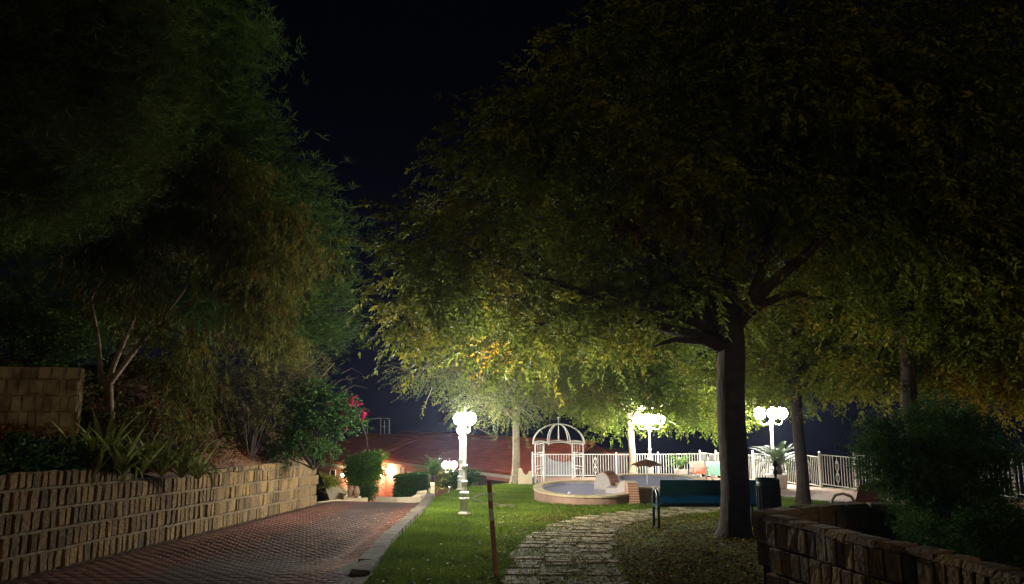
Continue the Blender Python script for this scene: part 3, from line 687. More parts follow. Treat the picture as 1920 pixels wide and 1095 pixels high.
# strap-leaved clumps
strap_meshes = []
for k in range(5):
    L_ = .8; bend = [.25, .8, 1.3, 2.0, .5][k]; mb = MB(); V = []; F = []; x = z = 0; ang = R(80)
    for i in range(9):
        tt = i/8; wd = .040*(1-.9*tt**2.2)*(.55+1.2*min(tt*3, 1)*.4); V += [(x, -wd, z+.008), (x, 0, z), (x, wd, z+.008)]
        ang2 = ang-bend*tt**1.6*1.6; x += math.cos(ang2)*L_/8; z += math.sin(ang2)*L_/8
    for i in range(8):
        a = i*3; F += [(a, a+1, a+4, a+3), (a+1, a+2, a+5, a+4)]
    strap_meshes.append(mb.add(V, F).mesh('leaf', 'strap'))
fl = [(150,790,11.5,1.0),(205,780,11.8,1.15),(235,800,11.2,1.0),(270,835,11.6,.9),(310,800,12.3,1.05),(345,815,12.6,1.1),(375,830,12.9,.95),(115,810,11.0,.85),(185,830,10.9,.8),(290,770,13.0,.9)]
where = ['leftmost, under the corner of the pale garden wall', 'tallest, with one pale upright leaf, below the eucalyptus stems', 'broad and crowded, just right of the tallest', 'lowest, spilling over the notch in the wall top', 'arching, left of the pair above the wall step', 'upright, middle of the right hand cluster', 'rightmost, beside the bare red soil', 'small and dark, at the left end near the ivy', 'small, front row above the block wall', 'back row, higher up the bank under the hanging leaves']
for (px, py, Y, sc_), wh in zip(fl, where):
    b = P(px, py, Y); b.z = float(hill_z(b.x, Y))-.03; t = thing('flax_plant', 'flax plant, '+wh, 'plant', b, random.random()*6, 'strap leaved flax plants on the bank', sc_)
    for i in range(26):
        o = link('leaf', random.choice(strap_meshes), t); tilt = random.uniform(-.1, .85); o.rotation_euler = (random.uniform(-.3,.3), tilt, i*2.4+random.uniform(-.3, .3)); s_ = random.uniform(.6, 1.1); o.scale = (s_, s_*1.1, s_)
# ------------------------------------------------------------------ lamp posts
def build_lamp(label, loc, rz, h, group, arms=((1,0),(-1,0)), m='globe', seg=16, gr=.135, arm=.30):
    t = thing('lamp_post', label, 'street lamp', loc, rz, group, 1); s_ = h/2.6
    MB().lathe([(.16*s_,-.3),(.16*s_,.04),(.15*s_,.05),(.145*s_,.06)], 8).obj('plinth', 'coping', t)
    MB().lathe([(a*s_, b*s_) for a, b in ((.135,.04),(.135,.07),(.11,.09),(.105,.1),(.10,.34),(.105,.36),(.13,.38),(.13,.41),(.10,.43),(.10,.50),(.12,.51),(.12,.54),(.075,.57))], seg).obj('pedestal', 'white', t)
    MB().lathe([(a*s_, b*s_) for a, b in ((.07,.56),(.068,.76),(.085,.78),(.085,.81),(.055,.83),(.052,1.14),(.075,1.16),(.075,1.19),(.05,1.21),(.046,1.7),(.05,1.9),(.075,1.95),(.10,2.02),(.085,2.05),(.04,2.07))], seg, flute=-.10).obj('shaft', 'white', t)
    MB().lathe([(a*s_, b*s_) for a, b in ((.035,2.06),(.03,2.25),(.045,2.27),(.03,2.3),(.02,2.42),(.035,2.44),(.035,2.47),(.012,2.5),(.002,2.60))], 10).obj('finial', 'white', t)
    for ax, ay in arms:
        d = Vector((ax, ay, 0)).normalized(); n = 9
        if ax or ay:
            pts = [Vector((0,0,2.10*s_))+d*arm*s_*math.sin(i/(n-1)*PI/2)+Vector((0,0,-.13*s_*math.sin(i/(n-1)*PI)))for i in range(n)]
            MB().tube(pts, .016*s_, 6).obj('arm', 'white', t)
        c = d*arm*s_+Vector((0,0,2.12*s_)) if (ax or ay) else Vector((0,0,2.6*s_))
        MB().lathe([(.02,0),(.06,.02),(.07,.05),(.055,.06)], 10, (c.x, c.y, c.z)).obj('gallery', 'white', t)
        MB().sphere((c.x, c.y, c.z+.05+gr*.95), gr, 12, 8).obj('globe', m, t, True)
    return t
gl = G(870, 966); build_lamp('nearest white lamp post, standing in the lawn beside the driveway', gl, R(62), 2.46, 'ornate white garden lamp posts', m='nearglobe', gr=.14, arm=.24)
g2 = GY(863, 26.6); build_lamp('white lamp post hidden behind the nearest one, globes just lower left', g2, R(100), 2.35, 'ornate white garden lamp posts', gr=.11, m='nearglobe')
g3 = GY(1220, 35); build_lamp('white lamp post behind the pool, globes among the leaves', g3, R(8), 3.0, 'ornate white garden lamp posts', m='farglobe', arms=((1,0),(-1,0),(0,-1),(0,1)), gr=.25, arm=.46)
g4 = G(1452, 908); build_lamp('white lamp post on the terrace between main trunk and slim tree', g4, R(-6), 3.05, 'ornate white garden lamp posts', arms=((1,0),(-1,0),(0,-1)), gr=.235, arm=.36, m='midglobe')
p5 = P(843, 872, 33); build_lamp('small lit lamp near the cycad in front of the house', (p5.x, 33, p5.z-1.9), 0, 2.1, 'ornate white garden lamp posts', arms=((1,0),(-1,0)), m='smallglobe', gr=.15, arm=.22)
# ------------------------------------------------------------------ house
def house():
    K = 1.35
    t = thing('house', 'low salmon house with red tiled roof beyond the lawn', 'house', (-5, 50, -4.9)); B0 = Vector(t.location)
    def Q(px, py, Y): return P(px, py, Y*K)-B0
    eL0 = Q(560,857.5,41.6); eL1 = Q(650,870.6,36.4)
    eR0 = Q(700,858.5,41.6); eR1 = Q(954,887,31.8); 
    dR = (eR1-eR0); dR.z = 0; uR = dR.normalized(); eR1 = eR1+uR*2.8; eR1.z = eR0.z = (eR0.z+eR1.z)/2
    nR = Vector((uR.y, -uR.x, 0));
    if nR.y > 0: nR = -nR
    def wall_seg(a, b, z0, z1, name, m, th=.25, label=None):
        u = (b-a); u.z = 0; L_ = u.length; u.normalize(); n = Vector((u.y, -u.x, 0))
        if n.y > 0: n = -n
        Mx = Matrix((( u.x, -n.x, 0, a.x), (u.y, -n.y, 0, a.y), (0, 0, 1, 0), (0, 0, 0, 1)))
        o = MB().box((0, 0, z0), (L_, th, z1), Mx).obj(name, m, t)
        return Mx, L_, o
    zb = -1.6
    # right facade, set back .35 under the eave
    ins = -nR*.4
    MR, LR, wR = wall_seg(eR0+ins, eR1+ins, zb, eR0.z-.12, 'wall', 'plaster')
    uL = (eL1-eL0); uL.z = 0; uL.normalize(); nL = Vector((uL.y, -uL.x, 0)); nL = -nL if nL.y > 0 else nL; zl = eL1.z; insL = -nL*.35
    ML, LL, wL = wall_seg(eL0+insL, eL1+insL, zb, zl-.12, 'wall', 'plaster')
    cR = eR0+ins+uR*.2
    wall_seg(eL1+insL, Vector((eL1.x+2.2, cR.y+3, 0)), zb, zl-.12, 'wall', 'plaster')
    # fascia boards
    for a, b, n, z in ((eR0, eR1, nR, eR0.z), (eL0, eL1, nL, zl)):
        u = (b-a); u.z = 0; L_ = u.length; u.normalize(); Mx = Matrix(((u.x, -n.x, 0, a.x), (u.y, -n.y, 0, a.y), (0, 0, 1, 0), (0, 0, 0, 1)))
        MB().box((0, .02, z-.28), (L_, .5, z-.02), Mx).obj('fascia', 'fascia', t)
    # windows / openings on facades
    def opening(Mx, x, z, w_, h_, m='shutter', frame='cream'):
        o = MB().box((x-w_/2, -.03, z), (x+w_/2, .02, z+h_), Mx).obj('window', m, t)
        f = MB(); 
        for a, b in (((x-w_/2-.06, -.06, z-.06), (x-w_/2, .0, z+h_+.06)), ((x+w_/2, -.06, z-.06), (x+w_/2+.06, .0, z+h_+.06)), ((x-w_/2, -.06, z+h_), (x+w_/2, .0, z+h_+.06)), ((x-w_/2, -.08, z-.08), (x+w_/2, .0, z))): f.box(a, b, Mx)
        f.obj('frame', frame, o)
        for k in range(1, 4): MB().box((x-w_/2, -.045, z+h_*k/4-.012), (x+w_/2, -.03, z+h_*k/4+.012), Mx).obj('bar', 'dark', o)
        return o
    def along(Mx, px):
        Mi = Mx.inverted(); d = ray(px, 880); o_ = Vector((0, 0, EYE))-B0; a = Mi @ o_; b = Mi @ (o_+d); s_ = -a.y/(b.y-a.y); q = a+(b-a)*s_; return q.x
    def zat(Mx, px, py):
        Mi = Mx.inverted(); d = ray(px, py); o_ = Vector((0, 0, EYE))-B0; a = Mi @ o_; b = Mi @ (o_+d); s_ = -a.y/(b.y-a.y); return (a+(b-a)*s_).z
    opening(ML, along(ML, 625), zat(ML, 625, 897), .85, .55)
    x = along(MR, 755); o = opening(MR, x, zat(MR, 755, 894), .5, .62, 'whitewash')
    x0, x1 = along(MR, 764), along(MR, 783); z0, z1 = zat(MR, 770, 905), zat(MR, 770, 883)
    MB().box((x0, -.03, z0-.6), (x1, .02, z1), MR).obj('door', 'shutter', t)
    x0, x1 = along(MR, 785), along(MR, 798); MB().box((x0, -.03, z0-.6), (x1, .02, z1-.1), MR).obj('door', 'dark', t)
    # small arched niche
    x = along(MR, 719); z = zat(MR, 719, 931); r_ = .26; pts = [(x+r_*math.cos(PI*i/10), z+.2+r_*math.sin(PI*i/10)) for i in range(11)]+[(x-r_, z), (x+r_, z)]
    mb = MB(); mb.add([MR @ Vector((a, -.03, b)) for a, b in pts]+[MR @ Vector((a, .01, b)) for a, b in pts], [tuple(range(13)), tuple(range(13, 26))[::-1]]+[(i, (i+1) % 13, 13+(i+1) % 13, 13+i) for i in range(13)]); mb.obj('niche', 'dark', t)
    # dark openings right part
    x0, x1 = along(MR, 897), along(MR, 912); MB().box((x0, -.04, -.6), (x1, .01, zat(MR, 905, 892)), MR).obj('doorway', 'dark', t)
    x0, x1 = along(MR, 914), along(MR, 962); MB().box((x0, -.04, -1), (x1, .01, zat(MR, 940, 902)), MR).obj('opening', 'dark', t)
    # tiled roofs as real barrel tile relief
    def tiled(a, b, up, n_rows, name, row=.40, pitch=.26, hipL=0, hipR=0):
        """a->b eave line, 'up' vector up the slope (full length)"""
        u = (b-a); Lx = u.length; u.normalize(); Ls = up.length; v = up.normalized(); nn = u.cross(v).normalized()
        if nn.z < 0: nn = -nn
        nc = int(Lx/pitch); V = []; F = []; rows = int(Ls/row)
        prof = [(0, 0), (.10, .035), (.25, .075), (.42, .085), (.58, .075), (.73, .035), (.85, 0), (.92, -.01)]
        k = len(prof)
        for r_ in range(rows):
            s0 = r_*row; s1 = s0+row*1.06; base = len(V)
            xs_ = []
            for c in range(nc):
                for (q, h) in prof: xs_.append((c*pitch+q*pitch, h))
            for end, lift in ((s0, .05), (s1, .012)):
                lo = hipL*end/Ls; hi = Lx-hipR*end/Ls
                for x, h in xs_:
                    xx = min(max(x, lo), hi); p = a+u*xx+v*min(end, Ls)+nn*(h+lift); V.append(p[:])
            lo = 0
            for x, h in xs_: xx = min(max(x, hipL*s0/Ls), Lx-hipR*s0/Ls); V.append((a+u*xx+v*s0+nn*(h-.0))[:])
            m_ = len(xs_)
            for i in range(m_-1):
                F.append((base+i, base+i+1, base+m_+i+1, base+m_+i)); F.append((base+2*m_+i, base+2*m_+i+1, base+i+1, base+i))
        me = fast_mesh(name, np.array(V), np.array(F), 'roof'); return link(name, me, t, kind='stuff')
    ridge0 = Q(743,813,44.0); ridge1 = Q(1108,832,32.4); rz_ = (ridge0.z+ridge1.z)/2
    # slope direction perpendicular to the eave
    dep = 4.0; rise = (ridge0.z-eR0.z)
    nb = -nR
    up = nb*dep+Vector((0, 0, rise))
    tiled(eR0-uR*3+nR*.1, eR1+nR*.1, up, 12, 'roof_tiles')
    # base slab below tiles, ridge cap and back slope
    aa, bb2 = eR0-uR*3, eR1.copy(); top = aa+up; topb = bb2+up
    MB().add([aa, bb2, topb, top, aa+Vector((0,0,-.1)), bb2+Vector((0,0,-.1)), topb+Vector((0,0,-.1)), top+Vector((0,0,-.1))], [(0,1,2,3),(4,7,6,5),(0,4,5,1),(1,5,6,2),(2,6,7,3),(3,7,4,0)]).obj('roof', 'roof', t)
    MB().tube([top+Vector((0,0,.07)), topb+Vector((0,0,.07))], .12, 8).obj('ridge_cap', 'roof', t)
    bk = nb*dep-Vector((0, 0, rise)); MB().add([top, topb, topb+bk, top+bk], [(0,3,2,1)]).obj('rear_roof', 'roof', t)
    # gable end at right
    MB().add([bb2+Vector((0,0,-.1))-uR*.3, topb-uR*.3+Vector((0,0,-.1)), bb2+bk+up-uR*.3, bb2+bk+up-uR*.3+Vector((0,0,-3)), bb2-uR*.3+Vector((0,0,-3))], [(0,1,2,3,4)]).obj('gable', 'shutter', t)
    # left hip roof
    upL = -nL*5.2+Vector((0, 0, 1.55)); tiled(eL0+nL*.1, eL1+nL*.1+uL*.3, upL, 10, 'roof_tiles')
    a2, b2_ = eL0.copy(), eL1+uL*.3; a2.z = b2_.z = zl; MB().add([a2, b2_, b2_+upL, a2+upL, a2+Vector((0,0,-.1)), b2_+Vector((0,0,-.1)), b2_+upL+Vector((0,0,-.1)), a2+upL+Vector((0,0,-.1))], [(0,1,2,3),(4,7,6,5),(0,4,5,1),(1,5,6,2),(2,6,7,3),(3,7,4,0)]).obj('roof', 'roof', t)
    MB().tube([a2+upL+Vector((0,0,.06)), b2_+upL+Vector((0,0,.06))], .1, 8).obj('ridge_cap', 'roof', t)
    # slope joining the two blocks
    c0 = b2_+uL*.06+Vector((0,0,-.02)); c1 = b2_+upL+uL*.06+Vector((0,0,-.02)); c2 = eR0+up*.95+uR*.5; c3 = eR0+uR*1.0
    MB().add([c0, c3, c2, c1], [(0,1,2,3)]).obj('valley_roof', 'roof', t)
    tiled(c0, c3, (c1-c0)*.5+(c2-c3)*.5, 10, 'roof_tiles')
    # wall light
    x = along(MR, 733); z = zat(MR, 733, 884); wl = MR @ Vector((x, -.22, z)); 
    MB().tube([MR @ Vector((x, 0, z+.1)), MR @ Vector((x, -.2, z+.12))], .02, 6).obj('bracket', 'binmetal', t)
    MB().sphere(wl, .14, 12, 8).obj('added_wall_lamp', 'walllamp', t, True)
    x = along(ML, 662); wl = ML @ Vector((LL-.45, -.42, zl-.7))  # second lamp and bracket, added to brighten the left facade
    MB().sphere(wl, .10, 12, 8).obj('added_wall_lamp', 'addedlamp', t, True); MB().tube([wl, wl+nL*-.3+Vector((0,0,.05))], .02, 6).obj('bracket', 'binmetal', t)
    return t
house()
# rooftop frames
fr = thing('steel_trellis', 'thin pale metal frame standing dark above the left roof', 'trellis', P(710,818,52))
for q in ([(689,815),(689,785)], [(714,815),(714,784),(730,785),(730,815)], [(721,815),(721,788)], [(716,800),(724,800)], [(689,786),(714,784)]):
    MB().tube([P(x, y, 52)-fr.location for x, y in q], .035, 4).obj('rod', 'greytube', fr)
# rear hut roof seen behind the fence
t = thing('outbuilding', 'dark low roofed outbuilding behind the rear fence right of house', 'building', P(1150,850,47))
a = [P(1112,845,44)-t.location, P(1185,852,44)-t.location, P(1165,841,48)-t.location, P(1112,838,48)-t.location]
MB().add([p for p in a]+[p+Vector((0,0,-.15)) for p in a], [(0,1,2,3),(4,7,6,5),(0,4,5,1),(1,5,6,2),(2,6,7,3),(3,7,4,0)]).obj('roof', 'roof', t)
b0, b1_ = a[0]+Vector((.2,.4,-.15)), a[1]+Vector((-.2,.4,-.15)); MB().box((b0.x, b0.y, b0.z-3.5), (b1_.x, b0.y+3, b0.z+.05)).obj('wall', 'shutter', t)
# ------------------------------------------------------------------ things by the house
def hedge():
    a = P(738,936,23.6); b = P(803,934,24.8); zt = P(770,894,24.0).z
    t = thing('hedge', 'clipped box hedge behind the low cream kerb at the drive end', 'hedge', (a.x, a.y, gzf(a.x, a.y)))
    n = 3800; u = rng.random(n); X = a.x+(b.x-a.x)*u; Y = a.y+(b.y-a.y)*u+rng.uniform(0, .7, n); z0 = gzf(a.x, a.y); Z = z0+(zt-z0)*rng.random(n)
    f = rng.random(n); front = f < .45; Y = np.where(front, a.y+(b.y-a.y)*u+.0, Y); Z = np.where(f > .72, zt, Z)
    D = np.where(front[:, None], (0, -1, .2), (0, -.2, 1.))+rng.normal(size=(n, 3))*.5
    leaf_mesh('foliage', np.stack([X-a.x, Y-a.y, Z-z0], -1), D, 7, .06, .045, .028, 'leafdark', plain(1.1, 1.1, 1), droop=0, hang=0, parent=t)
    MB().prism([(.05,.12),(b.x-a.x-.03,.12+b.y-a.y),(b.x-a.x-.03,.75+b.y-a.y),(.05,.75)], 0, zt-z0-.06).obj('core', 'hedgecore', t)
hedge()
def kerbline(name, label, px, h, wd, m, cat='kerb'):
    pts = [Vector(p) for p in px]; t = thing(name, label, cat, pts[0])
    for a, b in zip(pts, pts[1:]):
        u = (b-a); u.z = 0; L_ = u.length; u.normalize(); Mx = Matrix(((u.x, -u.y, 0, a.x-pts[0].x), (u.y, u.x, 0, a.y-pts[0].y), (0, 0, 1, 0), (0, 0, 0, 1)))
        k = max(1, int(L_/.6))
        for i in range(k): MB().box((L_*i/k+.005, 0, a.z-pts[0].z-.6), (L_*(i+1)/k-.005, wd, a.z-pts[0].z+h), Mx).obj('stone', m, t)
kerbline('planter_kerb', 'low cream kerb in front of the clipped hedge and niche', [P(704,936,23.2), P(745,938,22.8), P(790,937,22.9)], .07, .18, 'cream')
kerbline('bed_wall', 'small stone bed wall rising right of hedge under the cycad', [P(783,937,23.0), P(796,926,24), P(806,916,25.5), P(815,914,27)], .05, .25, 'coping', 'wall')
kerbline('drive_edging', 'pale edging strip crossing the far end of the driveway', [P(597,942,21.3), P(640,938,22), P(690,933.5,22.6)], .0, .12, 'coping')
# stair parapet
t = thing('stair_parapet', 'cream sloping parapet beside the steps at the end of block wall', 'wall', P(611,940,25))
q = [P(611,942,25)-t.location, P(644,940,25)-t.location, P(644,926,25)-t.location, P(612,905,25)-t.location]
MB().add(q+[v+Vector((.1,.22,0)) for v in q], [(0,1,2,3),(4,7,6,5),(0,4,5,1),(1,5,6,2),(2,6,7,3),(3,7,4,0)]).obj('wall', 'cream', t)
q2 = [P(610,905,25)-t.location, P(646,927,25)-t.location]; MB().tube([q2[0]+Vector((.05,.1,.02)), q2[1]+Vector((.05,.1,.02))], .09, 4).obj('coping', 'coping', t)
t = thing('stone_block', 'small pale stone block under the two urns', 'block', P(660,942,24)); q = t.location
MB().box((-.2,-.05,-.5), (.22,.3,.16)).obj('block', 'coping', t)
for px, sc_, lb in ((658,1.0,'left clay urn standing on the stone block'), (668,.92,'right clay urn standing on the stone block')):
    p = P(px, 933, 24.1 if px < 660 else 23.95); o = MB().lathe([(.05*sc_,-.0),(.07*sc_,.02),(.11*sc_,.12),(.12*sc_,.18),(.09*sc_,.26),(.06*sc_,.30),(.075*sc_,.34),(.06*sc_,.345)], 14).obj('clay_urn', 'urn', None, True, )
    o.location = p; tag(o, lb, 'urn', 'clay urns at the drive end')
rb = [lump(684,880,26,33,32), lump(702,868,26,22,22), lump(668,888,26,18,22), lump(690,912,26,18,12)]
shrub('round_bush', 'rounded green bush on a short stem before the pink facade', rb, 3600, 160, (.06, .026), 'leafbig', plain(.42, .85, .55), (P(688,936,26).x, 26, P(688,936,26).z-.3), spread=.10, per=9, tl=.12)
sb = [lump(688,925,25,20,12), lump(678,930,25,10,6)]
shrub('low_bush', 'low dark bush right of the urns below the rounded bush', sb, 500, 30, (.045, .025), 'leafdark', plain(1, 1, 1), spread=.07)
sb = [lump(603,902,22,8,8), lump(615,905,22,12,6), lump(600,895,22,5,6)]
shrub('yellow_green_plant', 'yellow green leafy plant poking past the wall end', sb, 260, 20, (.09, .03), 'leafbig', plain(1, 1.1, 1), spread=.06, cat='plant')
for i, (px, py, r_, lb) in enumerate(((826,900,12,'pale flowering bush right of the cycad trunk'), (850,900,16,'dark low bush under the small lit lamp'), (875,897,14,'dark bush behind the nearest lamp post'))):
    sb = [lump(px,py,30,r_,r_*.8), lump(px+8,py-5,30,r_*.6,r_*.6)]; shrub('garden_bush', lb, sb, 420, 30, (.07, .045), 'leafolive' if i == 0 else 'leafdark', plain(1.5, 1.5, 1) if i == 0 else plain(1,1,1), spread=.12, group='bushes along the far lawn edge')
# cream pillars and curved wall
for (x0, x1, y0, y1, Y, nm, lb) in ((879,895,888,913,30.5,'cream_pillar','square cream pillar at the lawn edge behind the nearest lamp'),):
    a, b = P(x0, y1, Y), P(x1, y0, Y); t = thing(nm, lb, 'pillar', a); MB().box((0,0,-1),(b.x-a.x,.35,b.z-a.z)).obj('shaft','cream',t); MB().box((-.03,-.03,b.z-a.z),(b.x-a.x+.03,.38,b.z-a.z+.05)).obj('cap','coping',t)
def curved_wall(name, label, pts, Y, th, m, bottom):
    t = thing(name, label, 'wall', P(*pts[0], Y)); o0 = t.location
    top = [P(x, y, Y)-o0 for x, y in pts]; zb = P(pts[0][0], bottom, Y).z-o0.z-.6; n = len(top)
    V = [p for p in top]+[Vector((p.x, p.y, zb)) for p in top]+[p+Vector((0,th,0)) for p in top]+[Vector((p.x, p.y+th, zb)) for p in top]; F = []
    for i in range(n-1): F += [(i, n+i, n+i+1, i+1), (2*n+i, 2*n+i+1, 3*n+i+1, 3*n+i), (i, i+1, 2*n+i+1, 2*n+i)]
    F += [(0, 2*n, 3*n, n), (n-1, 2*n-1, 4*n-1, 3*n-1)]
    MB().add(V, F).obj('wall', m, t); return t
curved_wall('scalloped_wall', 'cream garden wall with scooped top right of the pale trunk', [(972,880),(976,878),(979,881),(981,887),(985,891),(989,890),(992,884),(998,884)], 30.2, .25, 'cream', 908)
curved_wall('swooping_wall', 'white swooping wall behind the fence and arbor', [(1014,850),(1019,849),(1024,853),(1030,859),(1038,864),(1050,867),(1062,867),(1074,865)], 37.8, .2, 'greywash', 896)
# ------------------------------------------------------------------ cycads
def frond_mesh(L_, m='frond', seed=0, wd=.13, nl=22, curl=1.0):
    r = random.Random(seed); mb = MB(); x = z = 0.; ang = R(70); pts = []
    for i in range(nl+1):
        tt = i/nl; pts.append((x, z, ang)); ang = R(72)-curl*tt**1.3*R(95); x += math.cos(ang)*L_/nl; z += math.sin(ang)*L_/nl
    mb.tube([(p[0], 0, p[1]) for p in pts[::3]], [.012*(1-.8*i/len(pts[::3])) for i in range(len(pts[::3]))], 4, False)
    for i in range(3, nl+1):
        tt = i/nl; px, pz, a = pts[i]; w_ = wd*math.sin(PI*min(1, .12+tt*.9))**.6*(1-.3*tt)
        for sg in (-1, 1):
            dx = math.cos(a)*w_*.55; dz = math.sin(a)*w_*.55+.25*w_; lw = L_/nl*.36
            ux, uz = math.cos(a)*lw, math.sin(a)*lw
            mb.add([(px-ux, 0, pz-uz), (px+ux, 0, pz+uz), (px+dx+ux*.3, sg*w_, pz+dz)], [(0,1,2)])
    return mb.mesh('frond', m)
def cycad(label, loc, L_, n, group, trunk_h=.3, pot=None, tiltr=(0., .75), wd=.13):
    t = thing('cycad' if not pot else 'potted_cycad', label, 'plant', loc, 0, group)
    if pot:
        r_, h = pot; MB().lathe([(r_*.72,0),(r_*.86,h*.15),(r_,h*.9),(r_*1.04,h*.92),(r_*1.04,h),(r_*.92,h),(r_*.9,h*.9)], 20).obj('pot', 'pot', t, True); z0 = h*.9
    else: z0 = 0
    MB().lathe([(.10,z0),(.11,z0+.1),(.09,z0+trunk_h),(.03,z0+trunk_h+.05)], 10, flute=-.2).obj('trunk', 'bark', t)
    ms = [frond_mesh(L_, seed=k, wd=wd, curl=c) for k, c in enumerate((.5, .8, 1.1))]
    for i in range(n):
        o = link('frond', random.choice(ms), t, loc=(0, 0, z0+trunk_h)); f = i/n; o.rotation_euler = (0, tiltr[0]+(tiltr[1]-tiltr[0])*f, i*2.399); s_ = random.uniform(.85, 1.05); o.scale = (s_,)*3
    return t
p = P(812,912,28.5); p.z = P(812,898,28.5).z-.25; cycad('spiky cycad growing at the lawn edge left of small lamp', p, 1.1, 34, 'cycads', .35, tiltr=(-.2, .7))
p = G(1277,899); cycad('dark potted cycad in white pot left of the orange bench', p, 1.0, 30, 'cycads in white pots', .15, (.28, .46), (0, .8))
p = G(1462,917); cycad('large potted cycad in white pot at the terrace lamp', p, 1.3, 40, 'cycads in white pots', .35, (.30, .52), (-.1, .9), wd=.22)
p = G(1449,911); o = MB().lathe([(.17,0),(.2,.06),(.23,.38),(.245,.40),(.245,.43),(.2,.43)], 20).obj('white_pot', 'pot', None, True); o.location = p; tag(o, 'empty white pot half hidden behind the litter bin', 'pot')
# ------------------------------------------------------------------ arbor
def arbor():
    c = G(1048, 907); t = thing('garden_arbor', 'white iron arbor with open dome roof beside the round pool', 'arbor', c, 0, None, 1.06)
    Wd, Hh = .92, 1.55
    posts = [(-Wd, -.38), (-Wd+.36, .38), (Wd-.36, .38), (Wd, -.38)]
    for x, y in posts: MB().tube([(x, y, -.1), (x, y, Hh)], .026, 8).obj('post', 'white', t)
    for (x0, y0), (x1, y1) in ((posts[0], posts[1]), (posts[3], posts[2])):
        for z in (.58, .68, 1.05, 1.18, 1.52): MB().tube([(x0, y0, z), (x1, y1, z)], .015, 6).obj('rail', 'white', t)
        for f in (.3, .55, .8):
            x, y = x0+(x1-x0)*f, y0+(y1-y0)*f
            MB().tube([(x, y, .68), (x, y, 1.52)], .009, 5).obj('bar', 'white', t)
        xm, ym = (x0+x1)/2, (y0+y1)/2
        for sg in (-1, 1):
            pts = [(xm+(x1-x0)*.42*sg*math.cos(PI*i/16), ym+(y1-y0)*.42*sg*math.cos(PI*i/16), .58-.0-.50*(1-math.sin(PI*i/16))*1.0) for i in range(9)]
            MB().tube(pts, .009, 5).obj('scroll', 'white', t)
            MB().tube([(xm+(x1-x0)*.2*sg, ym+(y1-y0)*.2*sg, .0), (xm+(x1-x0)*.2*sg, ym+(y1-y0)*.2*sg, .45)], .008, 5).obj('bar', 'white', t)
    # dome
    n = 8; R0 = 1.08; Rt = .75
    for i in range(n):
        a = 2*PI*(i+.5)/n
        pts = [(R0*math.cos(a)*math.cos(q), R0*math.sin(a)*math.cos(q)*.62, Hh-.02+Rt*math.sin(q)) for q in np.linspace(-.03, PI/2, 10)]
        MB().tube(pts, .021, 6).obj('rib', 'white', t)
        a2 = 2*PI*(i+1.5)/n; p0 = Vector((R0*math.cos(a), R0*math.sin(a)*.62, Hh)); p1 = Vector((R0*math.cos(a2), R0*math.sin(a2)*.62, Hh))
        MB().tube([p0.lerp(p1, f)+Vector((0, 0, .06*math.sin(PI*f))) for f in np.linspace(0, 1, 7)], .018, 6).obj('hoop', 'white', t)
    MB().tube([(0,0,Hh+.1), (0,0,Hh+Rt+.2)], .014, 6).obj('finial_rod', 'white', t); MB().sphere((0,0,Hh+Rt+.22), .045, 10, 6).obj('finial', 'white', t)
    for sg in (-1, 1): MB().tube([(0,0,Hh+Rt), (sg*.02,0,Hh+.1)], .01, 5).obj('strut', 'white', t)
arbor()
# ------------------------------------------------------------------ fence
bar_me = MB().box((-.009,-.009,.09),(.009,.009,1.10)).mesh('bar','white')
post_me = MB().box((-.035,-.035,-.2),(.035,.035,1.19)).add([(-.045,-.045,1.19),(.045,-.045,1.19),(.045,.045,1.19),(-.045,.045,1.19),(0,0,1.23)],[(0,1,4),(1,2,4),(2,3,4),(3,0,4)]).mesh('post','white')
sc = MB()
for sg in (-1, 1):
    for z0, hh in ((.18,.38),(.56,.40)):
        pts = [(sg*(.075*math.sin(PI*i/14)+.008), 0, z0+hh*i/14) for i in range(15)]; sc.tube(pts, .011, 5)
        pts = [(sg*(.035+.032*math.cos(q)), 0, z0+hh*.80+.032*math.sin(q)) for q in np.linspace(-2, 3.6, 12)]; sc.tube(pts, .010, 5)
sc.tube([(0,0,.1),(0,0,1.05)], .010, 5); scroll_me = sc.mesh('scroll','white')
def fence(label, pts, panel, steps=False, hs=1.0):
    base = Vector((pts[0][0], pts[0][1], gzf(*pts[0]))); t = thing('metal_fence', label, 'fence', base)
    def pl(s_):
        d = 0
        for a, b in zip(pts, pts[1:]):
            a, b = Vector(a), Vector(b); l = (b-a).length
            if d+l >= s_-1e-6: return a+(b-a)*((s_-d)/l)
            d += l
        return Vector(pts[-1])
    L_ = sum((Vector(b)-Vector(a)).length for a, b in zip(pts, pts[1:])); n = round(L_/panel)
    for i in range(n):
        a, b = pl(L_*i/n), pl(L_*(i+1)/n); za, zb = gzf(*a), gzf(*b); z = max(za, zb)-.02 if steps else None
        u = (b-a); l = u.length; ang = math.atan2(u.y, u.x)
        def at(f): q = a+(b-a)*f; return Vector((q.x, q.y, z if steps else za+(zb-za)*f))-base
        link('post', post_me, t, loc=at(0), rz=ang)
        for zz in (.09, 1.10): MB().tube([at(.0)+Vector((0,0,zz)), at(1)+Vector((0,0,zz))], .02, 4).obj('rail', 'white', t)
        nb = int(l/.125)
        for k in range(1, nb):
            f = k/nb
            if i % 2 == 1 or steps:
                if abs(f-.5)*l < .10: continue
            link('bar', bar_me, t, loc=at(f), rz=ang)
        if i % 2 == 1 or steps: link('scroll', scroll_me, t, loc=at(.5), rz=ang)
    q = pl(L_); link('post', post_me, t, loc=Vector((q.x, q.y, z if steps else gzf(*q)))-base, rz=ang)
fence('white iron fence running level behind pool and arbor', [(1.0, 37), (9.2, 37)], 2.05)
fence('white iron fence stepping up in panels along the right terrace', FX[1:], 1.75, True)
